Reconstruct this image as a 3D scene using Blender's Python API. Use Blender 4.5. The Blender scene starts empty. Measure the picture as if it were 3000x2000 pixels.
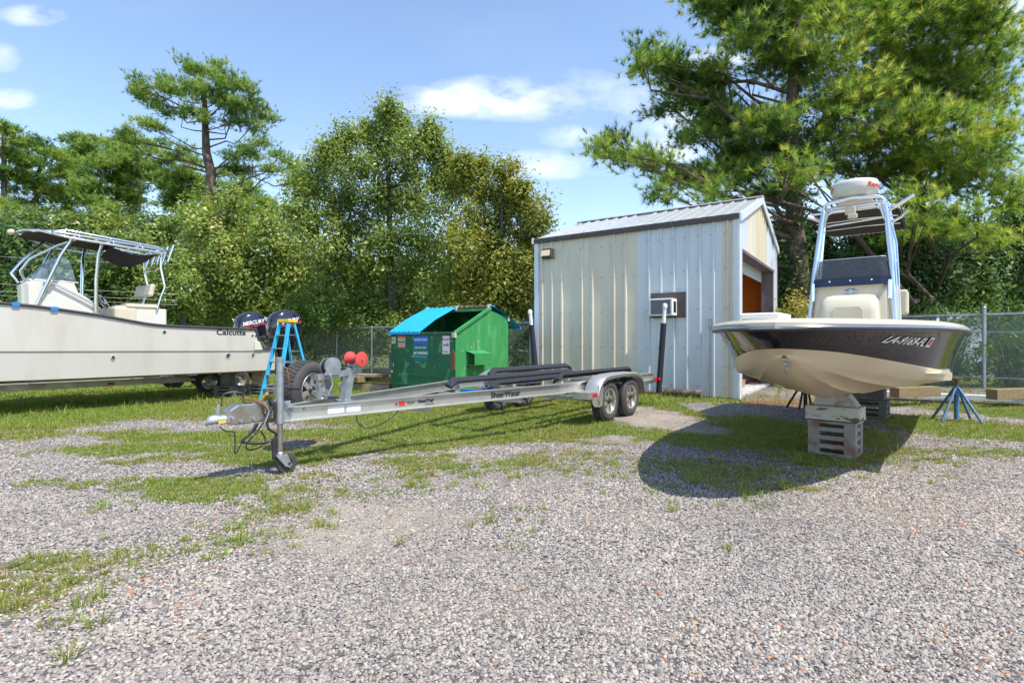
import bpy, math, random
import numpy as np
from mathutils import Vector, Matrix
random.seed(7); RNG = np.random.default_rng(7)
SC = bpy.context.scene
COL = SC.collection
R = math.radians
# ---------------- camera, sky, sun, exposure ----------------
cam_d = bpy.data.cameras.new('camera'); cam = bpy.data.objects.new('camera', cam_d); COL.objects.link(cam)
cam.location = (0, 0, 1.3); cam.rotation_euler = (R(90), 0, 0)
cam_d.sensor_width = 36; cam_d.lens = 18.72; cam_d.clip_end = 3000; cam_d.clip_start = .05
SC.camera = cam
FPX = 1560.0
SUN_EL, SUN_AZ = 61.0, 131.0          # azimuth clockwise from +Y
world = bpy.data.worlds.new('World'); SC.world = world; world.use_nodes = True
wt = world.node_tree; wt.nodes.clear()
def wn(t, **k):
    n = wt.nodes.new(t)
    for a, b in k.items(): setattr(n, a, b)
    return n
sky = wn('ShaderNodeTexSky', sky_type='NISHITA', sun_disc=False)
sky.sun_elevation = R(SUN_EL); sky.sun_rotation = R(SUN_AZ); sky.altitude = 10; sky.air_density = 1.0; sky.dust_density = .5; sky.ozone_density = .7
bg = wn('ShaderNodeBackground'); bg.inputs['Strength'].default_value = .14
out = wn('ShaderNodeOutputWorld')
tc = wn('ShaderNodeTexCoord'); sep = wn('ShaderNodeSeparateXYZ'); wt.links.new(tc.outputs['Generated'], sep.inputs[0])
def wm(op, a, b=None, c=None, clamp=False):
    n = wn('ShaderNodeMath', operation=op, use_clamp=clamp)
    for i, v in enumerate((a, b, c)):
        if v is None: continue
        if isinstance(v, (int, float)): n.inputs[i].default_value = v
        else: wt.links.new(v, n.inputs[i])
    return n.outputs[0]
yy = wm('MAXIMUM', sep.outputs[1], .02)
U = wm('DIVIDE', sep.outputs[0], yy); V_ = wm('DIVIDE', sep.outputs[2], yy)
cmb = wn('ShaderNodeCombineXYZ'); wt.links.new(wm('MULTIPLY', U, .55), cmb.inputs[0]); wt.links.new(V_, cmb.inputs[1])
nz = wn('ShaderNodeTexNoise'); wt.links.new(cmb.outputs[0], nz.inputs['Vector'])
nz.inputs['Scale'].default_value = 9; nz.inputs['Detail'].default_value = 8; nz.inputs['Roughness'].default_value = .58
nz2 = wn('ShaderNodeTexNoise'); wt.links.new(cmb.outputs[0], nz2.inputs['Vector'])
nz2.inputs['Scale'].default_value = 3.2; nz2.inputs['Detail'].default_value = 5
total = None
for (cx, cy, rx, ry, st) in [(1430,285,230,50,1.15),(1640,310,260,45,.7),(1700,255,200,60,.45),(1850,320,260,80,.5),(2060,170,110,30,1.0),(1720,400,120,35,.85),(1640,480,190,40,.7),(1950,440,150,40,.6),(1990,350,120,60,.6),
                          (100,45,90,28,.9),(30,290,70,26,.95),(10,170,50,40,.6),(1000,180,60,12,.45),(2985,60,90,80,.75),(2200,560,260,60,.6),(850,480,160,50,.35),(1300,560,500,90,.3),(2700,700,500,120,.3)]:
    u0 = (cx-1500)/FPX; v0 = (1000-cy)/FPX
    du = wm('DIVIDE', wm('SUBTRACT', U, u0), rx/FPX); dv = wm('DIVIDE', wm('SUBTRACT', V_, v0), ry/FPX)
    r2 = wm('ADD', wm('MULTIPLY', du, du), wm('MULTIPLY', dv, dv))
    m = wm('MULTIPLY', wm('SUBTRACT', 1.0, wm('MULTIPLY', r2, .42), clamp=True), st)
    total = m if total is None else wm('MAXIMUM', total, m)
nn_ = wm('MULTIPLY', wm('SUBTRACT', nz.outputs[0], .33), 2.9, clamp=True)
cl = wm('MULTIPLY', wm('SUBTRACT', wm('MULTIPLY', total, wm('ADD', .12, wm('MULTIPLY', nn_, 1.5))), .22), 1.25, clamp=True)
cl = wm('MULTIPLY', cl, wm('GREATER_THAN', sep.outputs[1], .05))
# a thin general veil toward the horizon, all round
veil = wm('MULTIPLY', wm('SUBTRACT', nz2.outputs[0], .50, clamp=True), .3, clamp=True)
cl2 = wm('MAXIMUM', wm('MULTIPLY', cl, .68), veil)
mix = wn('ShaderNodeMixRGB'); mix.inputs[2].default_value = (5.0, 5.15, 5.35, 1)
wt.links.new(cl2, mix.inputs[0]); wt.links.new(sky.outputs[0], mix.inputs[1])
wt.links.new(mix.outputs[0], bg.inputs[0]); wt.links.new(bg.outputs[0], out.inputs[0])
sun_d = bpy.data.lights.new('sun', 'SUN'); sun_d.energy = 3.1; sun_d.angle = R(.53); sun_d.color = (1, .955, .88)
sun = bpy.data.objects.new('sun', sun_d); COL.objects.link(sun)
sdir = Vector((math.sin(R(SUN_AZ))*math.cos(R(SUN_EL)), math.cos(R(SUN_AZ))*math.cos(R(SUN_EL)), math.sin(R(SUN_EL))))
sun.rotation_euler = sdir.to_track_quat('Z', 'Y').to_euler(); sun.location = (0, 0, 30)
SC.view_settings.view_transform = 'Standard'; SC.view_settings.look = 'None'; SC.view_settings.exposure = 1.05; SC.view_settings.gamma = 1
SC.render.engine = 'CYCLES'
SC.cycles.max_bounces = 6; SC.cycles.transparent_max_bounces = 8

# ---------------- helpers ----------------
def G(px, py, h=0.0):
    """point at height h seen at pixel (3000x2000)"""
    y = FPX*(1.3-h)/(py-1000.0); return Vector(((px-1500)/FPX*y, y, h))
def W(px, py, y): return Vector(((px-1500)/FPX*y, y, 1.3-(py-1000)/FPX*y))
class MB:
    def __init__(s): s.v = []; s.f = []; s.m = []
    def add(s, vs, fs, m=0):
        o = len(s.v); s.v += [tuple(p) for p in vs]; s.f += [tuple(i+o for i in f) for f in fs]; s.m += [m]*len(fs); return s
    def box(s, c, d, rz=0, M=None, m=0, taper=1.0):
        x, y, z = d[0]/2, d[1]/2, d[2]/2
        vs = [Vector((a*x*(taper if k > 0 else 1), b*y*(taper if k > 0 else 1), k*z)) for k in (-1, 1) for a, b in ((-1,-1),(1,-1),(1,1),(-1,1))]
        mt = Matrix.Translation(c) @ (M if M is not None else Matrix.Rotation(rz, 4, 'Z'))
        return s.add([mt @ v for v in vs], [(0,3,2,1),(4,5,6,7),(0,1,5,4),(1,2,6,5),(2,3,7,6),(3,0,4,7)], m)
    def bar(s, a, b, w, h, m=0, up=(0,0,1)):
        a, b = Vector(a), Vector(b); d = (b-a); L = d.length; d.normalize(); u = Vector(up)
        x = d.cross(u)
        if x.length < 1e-4: x = d.cross(Vector((1,0,0)))
        x.normalize(); z = x.cross(d)
        M = Matrix((x, d, z)).transposed().to_4x4()
        return s.box((a+b)/2, (w, L, h), M=M, m=m)
    def ibeam(s, a, b, w, h, t=.008, m=0):
        a, b = Vector(a), Vector(b); z = Vector((0,0,1))
        s.bar(a+z*(h/2-t/2), b+z*(h/2-t/2), w, t, m); s.bar(a-z*(h/2-t/2), b-z*(h/2-t/2), w, t, m)
        return s.bar(a, b, t, h-2*t, m)
    def tube(s, pts, r, n=8, m=0, cap=True):
        P = [Vector(p) for p in pts]; k = len(P)
        rr = r if isinstance(r, (list, tuple)) else [r]*k
        T = []
        for i in range(k):
            t = (P[min(i+1, k-1)]-P[max(i-1, 0)]); T.append(t.normalized() if t.length > 1e-9 else Vector((0,0,1)))
        x = T[0].orthogonal().normalized(); vs = []
        for i in range(k):
            x = (x - T[i]*x.dot(T[i]))
            x = x.normalized() if x.length > 1e-6 else T[i].orthogonal().normalized()
            y = T[i].cross(x)
            for j in range(n):
                a = 2*math.pi*j/n; vs.append(P[i]+(x*math.cos(a)+y*math.sin(a))*rr[i])
        fs = [(i*n+j, i*n+(j+1) % n, (i+1)*n+(j+1) % n, (i+1)*n+j) for i in range(k-1) for j in range(n)]
        if cap: fs += [tuple(range(n-1, -1, -1)), tuple((k-1)*n+j for j in range(n))]
        return s.add(vs, fs, m)
    def cyl(s, a, b, r, r2=None, n=16, m=0): return s.tube([a, b], [r, r if r2 is None else r2], n, m)
    def lathe(s, prof, c=(0,0,0), M=None, n=24, m=0):
        """prof: (r, z) list turned about local z"""
        M = M or Matrix.Identity(4); mt = Matrix.Translation(c) @ M
        vs = [mt @ Vector((r*math.cos(2*math.pi*j/n), r*math.sin(2*math.pi*j/n), z)) for r, z in prof for j in range(n)]
        k = len(prof)
        fs = [(i*n+j, i*n+(j+1) % n, (i+1)*n+(j+1) % n, (i+1)*n+j) for i in range(k-1) for j in range(n)]
        return s.add(vs, fs, m)
    def loft(s, secs, closed=False, cap=False, m=0, mrow=None):
        n = len(secs[0]); vs = [p for q in secs for p in q]; o = len(s.v)
        s.v += [tuple(p) for p in vs]; J = n if closed else n-1
        for i in range(len(secs)-1):
            for j in range(J):
                s.f.append((o+i*n+j, o+i*n+(j+1) % n, o+(i+1)*n+(j+1) % n, o+(i+1)*n+j)); s.m.append(mrow[j] if mrow else m)
        if cap:
            s.f.append(tuple(o+j for j in range(n-1, -1, -1))); s.m.append(m)
            s.f.append(tuple(o+(len(secs)-1)*n+j for j in range(n))); s.m.append(m)
        return s
    def prism(s, poly, axis, t, m=0):
        """polygon points (3d) pushed by vector t"""
        n = len(poly); P = [Vector(p) for p in poly]; t = Vector(t)
        return s.add(P+[p+t for p in P], [tuple(range(n-1, -1, -1)), tuple(range(n, 2*n))]+[(i, (i+1) % n, n+(i+1) % n, n+i) for i in range(n)], m)
    def build(s, name, mats, parent=None, smooth=False, bevel=0, auto=35, sub=0):
        me = bpy.data.meshes.new(name); me.from_pydata([tuple(v) for v in s.v], [], s.f)
        if not isinstance(mats, (list, tuple)): mats = [mats]
        for q in mats: me.materials.append(q)
        if len(mats) > 1: me.polygons.foreach_set('material_index', s.m)
        me.validate()
        if smooth:
            me.shade_smooth()
            if auto < 180: me.set_sharp_from_angle(angle=R(auto))
        ob = bpy.data.objects.new(name, me); COL.objects.link(ob); ob.parent = parent
        if sub:
            md = ob.modifiers.new('s', 'SUBSURF'); md.levels = md.render_levels = sub
        if bevel:
            md = ob.modifiers.new('b', 'BEVEL'); md.width = bevel; md.segments = 2; md.limit_method = 'ANGLE'; md.angle_limit = R(40)
            md.harden_normals = False
        return ob
def tag(o, label=None, cat=None, group=None, kind=None):
    if label: o['label'] = label
    if cat: o['category'] = cat
    if group: o['group'] = group
    if kind: o['kind'] = kind
    return o
def thing(name, label, cat, loc=(0,0,0), rz=0, group=None):
    o = bpy.data.objects.new(name, None); COL.objects.link(o); o.location = loc; o.rotation_euler = (0, 0, rz)
    o.empty_display_size = .1
    return tag(o, label, cat, group)
def copy_tree(o, parent=None):
    c = o.copy(); COL.objects.link(c)
    if parent is not None: c.parent = parent
    for ch in o.children: copy_tree(ch, c)
    return c
def text(body, size, pos, right, up, mat, parent, name='lettering', ext=.0008, shear=0, align='CENTER', sx=1.0, bold=0.0):
    cu = bpy.data.curves.new(name, 'FONT'); cu.body = body; cu.size = size; cu.extrude = ext; cu.align_x = align; cu.align_y = 'CENTER'; cu.shear = shear; cu.offset = bold
    cu.resolution_u = 3
    ob = bpy.data.objects.new(name, cu); COL.objects.link(ob); ob.parent = parent; cu.materials.append(mat)
    r = Vector(right).normalized(); u = Vector(up); u = (u-r*u.dot(r)).normalized(); n = r.cross(u)
    M = Matrix((r*sx, u, n)).transposed().to_4x4(); M.translation = Vector(pos)
    dg = bpy.context.evaluated_depsgraph_get(); me = bpy.data.meshes.new_from_object(ob.evaluated_get(dg)); bpy.data.objects.remove(ob); bpy.data.curves.remove(cu)
    me.materials.clear(); me.materials.append(mat)
    ob = bpy.data.objects.new(name, me); COL.objects.link(ob); ob.parent = parent; ob.matrix_local = M
    return ob
# ---------------- materials ----------------
def material(name, c, rough=.6, metal=0, c2=None, ns=5.0, nd=4, bias=.5, amt=1.0, c3=None, ns3=1.5, b3=.6, w3=.12, bump=0, bs=40, coat=0, trans=0, ior=1.45, spec=.5, alpha=1, rv=0, stretch=(1,1,1), transl=0):
    m = bpy.data.materials.new(name); m.use_nodes = True; nt = m.node_tree; L = nt.links
    p = nt.nodes['Principled BSDF']
    p.inputs['Base Color'].default_value = (*c, 1); p.inputs['Roughness'].default_value = rough; p.inputs['Metallic'].default_value = metal
    p.inputs['Coat Weight'].default_value = coat; p.inputs['Coat Roughness'].default_value = .05; p.inputs['IOR'].default_value = ior
    p.inputs['Transmission Weight'].default_value = trans; p.inputs['Specular IOR Level'].default_value = spec; p.inputs['Alpha'].default_value = alpha
    tcn = nt.nodes.new('ShaderNodeTexCoord'); mp = nt.nodes.new('ShaderNodeMapping'); mp.inputs['Scale'].default_value = stretch
    L.new(tcn.outputs['Object'], mp.inputs[0])
    def noise(sc, d=4):
        n = nt.nodes.new('ShaderNodeTexNoise'); n.inputs['Scale'].default_value = sc; n.inputs['Detail'].default_value = d; L.new(mp.outputs[0], n.inputs['Vector']); return n.outputs[0]
    def ramp(src, lo, hi):
        r = nt.nodes.new('ShaderNodeMapRange'); r.inputs[1].default_value = lo; r.inputs[2].default_value = hi; L.new(src, r.inputs[0]); return r.outputs[0]
    last = None
    if c2 is None: c2 = tuple(x*.82 for x in c)
    n1 = noise(ns, nd); f = ramp(n1, bias-.18, bias+.18)
    mm = nt.nodes.new('ShaderNodeMixRGB'); mm.inputs[1].default_value = (*c, 1); mm.inputs[2].default_value = (*c2, 1)
    if amt < 1:
        q = nt.nodes.new('ShaderNodeMath'); q.operation = 'MULTIPLY'; q.inputs[1].default_value = amt; L.new(f, q.inputs[0]); f = q.outputs[0]
    L.new(f, mm.inputs[0]); last = mm.outputs[0]
    if c3:
        f3 = ramp(noise(ns3, 8), b3-w3/2, b3+w3/2); m3 = nt.nodes.new('ShaderNodeMixRGB'); m3.inputs[2].default_value = (*c3, 1)
        L.new(f3, m3.inputs[0]); L.new(last, m3.inputs[1]); last = m3.outputs[0]
    L.new(last, p.inputs['Base Color'])
    if rv:
        L.new(ramp_out(nt, n1, rough-rv, rough+rv), p.inputs['Roughness'])
    if bump:
        bn = nt.nodes.new('ShaderNodeBump'); bn.inputs['Strength'].default_value = bump; bn.inputs['Distance'].default_value = .01
        L.new(noise(bs, 5), bn.inputs['Height']); L.new(bn.outputs[0], p.inputs['Normal'])
    return m
def ramp_out(nt, src, a, b):
    r = nt.nodes.new('ShaderNodeMapRange'); r.inputs[1].default_value = .3; r.inputs[2].default_value = .7; r.inputs[3].default_value = max(0, a); r.inputs[4].default_value = min(1, b)
    nt.links.new(src, r.inputs[0]); return r.outputs[0]
def leaf_mat(name, stops, transl=.35, rough=.55, spec=.3, ns=.35):
    """leaf colour by per-leaf attribute 'tint' through a colour ramp"""
    m = bpy.data.materials.new(name); m.use_nodes = True; nt = m.node_tree; L = nt.links
    p = nt.nodes['Principled BSDF']; p.inputs['Roughness'].default_value = rough; p.inputs['Specular IOR Level'].default_value = spec
    at = nt.nodes.new('ShaderNodeAttribute'); at.attribute_name = 'tint'
    rp = nt.nodes.new('ShaderNodeValToRGB'); e = rp.color_ramp.elements
    for i, (q, c) in enumerate(stops):
        el = e[i] if i < 2 else e.new(q)
        el.position = q; el.color = (*c, 1)
    L.new(at.outputs['Fac'], rp.inputs[0]); L.new(rp.outputs[0], p.inputs['Base Color'])
    tr = nt.nodes.new('ShaderNodeBsdfTranslucent'); mx = nt.nodes.new('ShaderNodeMixShader'); mx.inputs[0].default_value = transl
    hs = nt.nodes.new('ShaderNodeHueSaturation'); hs.inputs['Hue'].default_value = .48; hs.inputs['Saturation'].default_value = 1.1; hs.inputs['Value'].default_value = 1.7
    L.new(rp.outputs[0], hs.inputs['Color']); L.new(hs.outputs[0], tr.inputs[0])
    L.new(p.outputs[0], mx.inputs[1]); L.new(tr.outputs[0], mx.inputs[2]); L.new(mx.outputs[0], nt.nodes['Material Output'].inputs[0])
    return m
M = {}
M['alu'] = material('aluminium', (.62,.61,.58), .42, .75, (.45,.44,.42), 3, c3=(.50,.47,.40), ns3=6, b3=.62, bump=.12, bs=60, rv=.1)
M['galv'] = material('galvanised', (.42,.44,.45), .5, .7, (.29,.31,.32), 14, bump=.08, bs=80)
M['tube'] = material('polished_tube', (.80,.82,.85), .16, 1, (.72,.74,.78), 4)
M['steel'] = material('weathered_steel', (.42,.40,.37), .38, .85, (.30,.27,.23), 9, c3=(.22,.13,.07), ns3=12, b3=.66)
M['rust'] = material('rust', (.25,.10,.04), .85, .1, (.12,.05,.03), 18, bump=.4, bs=60)
M['rubber'] = material('rubber', (.045,.044,.046), .8, 0, (.075,.070,.065), 6, bump=.25, bs=90)
M['carpet'] = material('bunk_carpet', (.030,.032,.042), .95, 0, (.05,.05,.058), 30, bump=.7, bs=220, spec=.2)
M['black'] = material('black_plastic', (.018,.018,.02), .45, 0, (.03,.03,.032), 8)
M['rimw'] = material('wheel_alloy', (.72,.70,.66), .28, .8, (.5,.47,.42), 12)
M['dark'] = material('dark_gap', (.012,.012,.012), .9)
M['whitegel'] = material('white_gelcoat', (.60,.58,.52), .36, 0, (.56,.53,.47), 1.5, coat=.3)
M['creamgel'] = material('cream_gelcoat', (.60,.54,.42), .34, 0, (.56,.50,.38), 1.2, coat=.4)
M['hullbottom'] = material('cream_hull', (.66,.54,.37), .38, 0, (.60,.48,.31), 1.3, c3=(.60,.45,.28), ns3=2.2, b3=.62, w3=.2, coat=.12)
M['hullblack'] = material('black_hull', (.007,.007,.011), .05, 0, (.012,.009,.009), 2, spec=.34, bump=.02, bs=2.2)
M['hullleft'] = material('grey_white_hull', (.50,.475,.425), .42, 0, (.47,.44,.39), .8, c3=(.42,.38,.31), ns3=1.7, b3=.64, w3=.3, coat=.2, stretch=(1,1.6,.5))
M['undertan'] = material('hull_underside', (.50,.42,.30), .6, 0, (.35,.28,.19), 3)
M['rubrail'] = material('rub_rail', (.04,.04,.05), .35, 0, (.06,.05,.05), 6)
M['railchrome'] = material('rail_insert', (.34,.38,.45), .2, .8, (.45,.5,.6), 4)
M['vinyl'] = material('cream_vinyl', (.58,.52,.39), .5, 0, (.52,.46,.34), 6, bump=.08, bs=40)
M['canvas'] = material('black_canvas', (.022,.020,.022), .85, 0, (.035,.032,.034), 5, bump=.3, bs=30)
M['glass'] = material('smoked_acrylic', (.16,.22,.26), .05, 0, (.26,.33,.38), 1, alpha=.55, spec=.8)
M['smoke'] = material('smoked_screen', (.06,.07,.085), .06, 0, (.06,.07,.09), 1, alpha=.62, spec=.35)
M['navy'] = material('navy_band', (.006,.010,.030), .25, 0, (.008,.012,.04), 3, coat=.5)
M['cowl'] = material('dark_blue_cowl', (.008,.010,.028), .12, 0, (.012,.012,.02), 2, coat=1)
M['white'] = material('white_paint', (.80,.80,.80), .5, 0, (.72,.72,.72), 6)
M['letterw'] = material('white_lettering', (.82,.82,.80), .5, 0, (.75,.75,.73), 6)
M['letterk'] = material('black_lettering', (.012,.012,.016), .4)
M['red'] = material('red_paint', (.62,.03,.02), .35, 0, (.50,.03,.02), 8)
M['redrubber'] = material('red_roller', (.62,.06,.05), .5, 0, (.5,.07,.06), 8)
M['amber'] = material('amber_lens', (.85,.22,.02), .2)
M['redlens'] = material('red_lens', (.70,.02,.02), .15, 0, (.5,.01,.01), 20, coat=.6)
M['blue'] = material('blue_nylon', (.02,.13,.55), .5)
M['tapeblue'] = material('blue_tape', (.02,.20,.80), .6)
M['ladder'] = material('blue_fibreglass', (.04,.42,.70), .5, 0, (.03,.34,.60), 8)
M['yellow'] = material('yellow_plastic', (.85,.50,.02), .5, 0, (.75,.42,.02), 6)
M['green'] = material('green_paint_shaded', (.014,.105,.048), .5, 0, (.018,.14,.058), 2.2, c3=(.07,.27,.13), ns3=3.4, b3=.59, w3=.06, rv=.1, bump=.12, bs=7)  # dumpster green for the shaded faces, their shade mixed into the colour; pale scuffs
M['greenlit'] = material('green_paint_lit', (.04,.27,.075), .5, 0, (.035,.23,.065), 2, c3=(.09,.32,.12), ns3=5, b3=.6, w3=.2, stretch=(1,1,.35), bump=.06, bs=7)  # same dumpster green made lighter, sunlight on the right side put into the colour
M['lid'] = material('blue_lid', (.01,.33,.70), .42, 0, (.012,.29,.64), 3)
M['shedblue'] = material('pale_galvalume', (.60,.625,.65), .38, .15, (.55,.575,.60), 2.5, c3=(.47,.47,.46), ns3=4, b3=.7, w3=.2, stretch=(1,1,.25))
M['shedbeige'] = material('beige_steel', (.68,.61,.49), .42, .05, (.61,.54,.43), 2.5, c3=(.50,.46,.38), ns3=4, b3=.7, w3=.2, stretch=(1,1,.25))
M['shedtan'] = material('tan_steel', (.62,.54,.38), .45, .1, (.57,.49,.34), 3, stretch=(1,1,.25))
M['roof'] = material('galvalume_roof', (.62,.64,.66), .36, .55, (.55,.57,.60), 5, c3=(.45,.40,.34), ns3=3, b3=.68)
M['brown'] = material('brown_trim', (.065,.055,.05), .55, 0, (.09,.07,.06), 6, stretch=(.4,1,1))
M['trim'] = material('white_trim', (.68,.71,.74), .4, .1, (.62,.65,.68), 5)
M['steelpurple'] = material('grey_steel_jamb', (.13,.12,.14), .5, .3, (.24,.18,.17), 4)
M['orange'] = material('orange_plywood', (.80,.22,.02), .7, 0, (.66,.14,.012), 2.2, stretch=(1,1,.5))
M['wood'] = material('weathered_wood', (.34,.26,.17), .85, 0, (.20,.14,.09), 5, c3=(.42,.36,.28), ns3=3, b3=.6, stretch=(1,8,8), bump=.4, bs=30)
M['woodlight'] = material('cut_timber', (.27,.20,.10), .85, 0, (.17,.12,.06), 7, c3=(.10,.06,.035), ns3=3, b3=.66, stretch=(1,8,8), bump=.3, bs=30)
M['woodgrey'] = material('grey_timber', (.40,.36,.31), .85, 0, (.28,.24,.19), 6, bump=.4, bs=40)
M['peel'] = material('peeling_white_wood', (.52,.50,.45), .75, 0, (.46,.43,.37), 6, c3=(.13,.09,.06), ns3=6, b3=.60, w3=.03, stretch=(1,1,2.6), bump=.3, bs=30)
M['concrete'] = material('greywhite_block', (.52,.51,.49), .85, 0, (.44,.43,.41), 6, c3=(.30,.22,.17), ns3=4, b3=.62, w3=.1, bump=.3, bs=50)
M['blockfront'] = material('stained_block', (.25,.215,.185), .85, 0, (.27,.28,.265), 6, c3=(.22,.13,.09), ns3=5, b3=.56, w3=.12, bump=.3, bs=50)
M['blockdark'] = material('dark_block', (.17,.165,.165), .85, 0, (.11,.105,.10), 6, bump=.3, bs=50)
M['bluestand'] = material('blue_steel', (.10,.22,.38), .5, .2, (.07,.15,.27), 6, c3=(.22,.16,.10), ns3=9, b3=.66)
M['darkstand'] = material('dark_steel', (.04,.04,.045), .6, .2)
M['bark'] = material('bark', (.10,.072,.055), .95, 0, (.065,.048,.04), 5, c3=(.20,.14,.11), ns3=4, b3=.6, stretch=(1,1,.35), bump=.8, bs=20)
M['barkgrey'] = material('grey_bark', (.13,.115,.095), .95, 0, (.07,.06,.05), 6, bump=.6, bs=24)
M['fence'] = material('fence_metal', (.42,.45,.48), .45, .6, (.34,.37,.40), 10)
M['sticker'] = material('sticker_green', (.01,.20,.16), .5)
M['stickerblue'] = material('sticker_blue', (.02,.14,.55), .45)
M['stickertan'] = material('sticker_tan', (.66,.55,.38), .6)
M['stickerw'] = material('sticker_white', (.75,.76,.80), .5, 0, (.68,.69,.74), 9)
M['stickerr'] = material('sticker_orange_red', (.75,.13,.05), .5)
# ---------------- numpy mesh helper ----------------
def np_mesh(name, verts, faces, mat, parent=None, tint=None, kind=None, smooth=False, extra=None):
    """verts (N,3); faces (F,k) all with k corners; tint (N,) point attribute"""
    verts = np.ascontiguousarray(verts, dtype=np.float32); faces = np.ascontiguousarray(faces, dtype=np.int32)
    me = bpy.data.meshes.new(name); F, k = faces.shape
    me.vertices.add(len(verts)); me.vertices.foreach_set('co', verts.ravel())
    me.loops.add(F*k); me.loops.foreach_set('vertex_index', faces.ravel())
    me.polygons.add(F); me.polygons.foreach_set('loop_start', np.arange(0, F*k, k, dtype=np.int32))
    me.update(calc_edges=True)
    if tint is not None:
        a = me.attributes.new('tint', 'FLOAT', 'POINT'); a.data.foreach_set('value', np.ascontiguousarray(tint, dtype=np.float32))
    for nm, arr in (extra or {}).items():
        a = me.attributes.new(nm, 'FLOAT', 'POINT'); a.data.foreach_set('value', np.ascontiguousarray(arr, dtype=np.float32))
    me.materials.append(mat)
    if smooth: me.shade_smooth()
    ob = bpy.data.objects.new(name, me); COL.objects.link(ob); ob.parent = parent
    if kind: ob['kind'] = kind
    return ob
_lat = np.random.default_rng(3).random((256, 256))
def vnoise(x, y, s):
    x = np.asarray(x)*s+1000.3; y = np.asarray(y)*s+777.7
    xi = np.floor(x).astype(int); yi = np.floor(y).astype(int); fx = x-xi; fy = y-yi
    fx = fx*fx*(3-2*fx); fy = fy*fy*(3-2*fy)
    g = lambda a, b: _lat[a % 256, b % 256]
    return (g(xi, yi)*(1-fx)*(1-fy)+g(xi+1, yi)*fx*(1-fy)+g(xi, yi+1)*(1-fx)*fy+g(xi+1, yi+1)*fx*fy)
def fbm(x, y, s): return (vnoise(x, y, s)*.5+vnoise(x, y, s*2.1)*.27+vnoise(x, y, s*4.3)*.15+vnoise(x, y, s*8.9)*.08)
# patches of grass on the yard: centre and radii, given where they show, turned into metres on the ground
_P = [(1100,955,430,42,1.0),(1000,1000,330,26,.95),(870,1032,230,13,.8),(1350,1000,190,26,.85),(560,1000,340,14,.95),(360,1032,250,15,.95),(640,1048,190,20,.95),(450,1062,240,10,.7),
      (110,968,190,20,.9),(330,958,240,9,.7),(60,1000,140,15,.8),(20,1040,70,13,.5),(90,1122,95,11,.7),(450,1128,170,17,.95),(280,1118,150,9,.55),(590,1108,130,12,.6),(690,1100,70,10,.6),
      (60,1345,190,50,.72),(330,1310,200,38,.55),(520,1250,190,36,.5),(640,1190,160,30,.42),(250,1180,120,16,.4),(720,1140,160,25,.34),(960,1100,60,22,.4),(1080,1180,60,30,.3),(1180,1090,150,22,.3),(1050,1065,260,18,.45),(1300,1060,210,22,.5),(1480,1070,110,26,.5),(1520,1150,60,30,.2),
      (1560,985,140,26,.8),(1760,1000,280,42,.92),(1900,1055,170,26,.75),(1690,1095,150,34,.4),(1830,1120,110,12,.4),
      (2230,985,190,30,.75),(2330,945,160,24,.8),(2260,1040,170,16,.6),(2120,1062,90,16,.55),(2060,1040,60,26,.6),(2350,1010,60,30,.6),(2100,1100,60,30,.12),
      (1960,925,220,9,.45),(175,1400,60,28,.35),(220,1430,40,20,.3),(140,1510,60,16,.3)]
PATCH = []
for (a, b, rx, ry, d) in _P:
    c = G(a*1.2755, b*1.2755); z1 = G(0, (b+ry)*1.2755).y; z2 = G(0, max(b-ry, 820)*1.2755).y
    PATCH.append((c.x, (z1+z2)/2, rx*1.2755/FPX*c.y, (z2-z1)/2, d))
_D = [(1490,958,95,24,1.0),(1590,985,70,14,.8),(820,1215,190,60,.8),(650,1330,110,20,.6),(1400,1010,70,10,.5),(1100,1060,60,14,.4),(960,1300,260,26,.5),(1500,1190,330,20,.4),(300,1200,260,22,.45),(1250,1420,400,40,.35),(2000,1180,260,30,.45),(1150,1110,260,16,.45),(1980,905,190,8,.6),(2100,1090,200,12,.35)]
DIRT = []
for (a, b, rx, ry, d) in _D:
    c = G(a*1.2755, b*1.2755); z1 = G(0, (b+ry)*1.2755).y; z2 = G(0, max(b-ry, 820)*1.2755).y
    DIRT.append((c.x, (z1+z2)/2, rx*1.2755/FPX*c.y, (z2-z1)/2, d))
PATCH = [(a, b, c, d, min(.9, e*1.55) if e < .5 else e) for a, b, c, d, e in PATCH]
def blobs_at(x, y, lst):
    t = np.zeros_like(x)
    w = (fbm(x, y, 1.1)-.5)*.9; w2 = (fbm(x+31, y-17, 1.3)-.5)*.9
    for (cx, cy, rx, ry, d) in lst:
        q = ((x+w-cx)/rx)**2+((y+w2-cy)/ry)**2
        t = np.maximum(t, d*np.clip(1.35-q*.75, 0, 1))
    return t
def dirt_at(x, y): return blobs_at(x, y, DIRT)
def grass_at(x, y):
    t = blobs_at(x, y, PATCH)
    far = np.clip((y-8.0)/1.5, 0, 1)
    far = np.where(x > 3.4, np.clip((y-10.2)/1.5, 0, 1)*.75, far)
    t = np.maximum(t, far)
    t = t*(1-.95*np.clip(dirt_at(x, y)*1.25, 0, 1))
    t = np.where((x > 5.2) & (y > 11.5) & (x < 13), t*.55, t)
    return np.clip(t, 0, 1)
def ground_h(x, y): return (fbm(x, y, .55)-.5)*.05*np.clip((y-2.2)/3, 0, 1)
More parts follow.
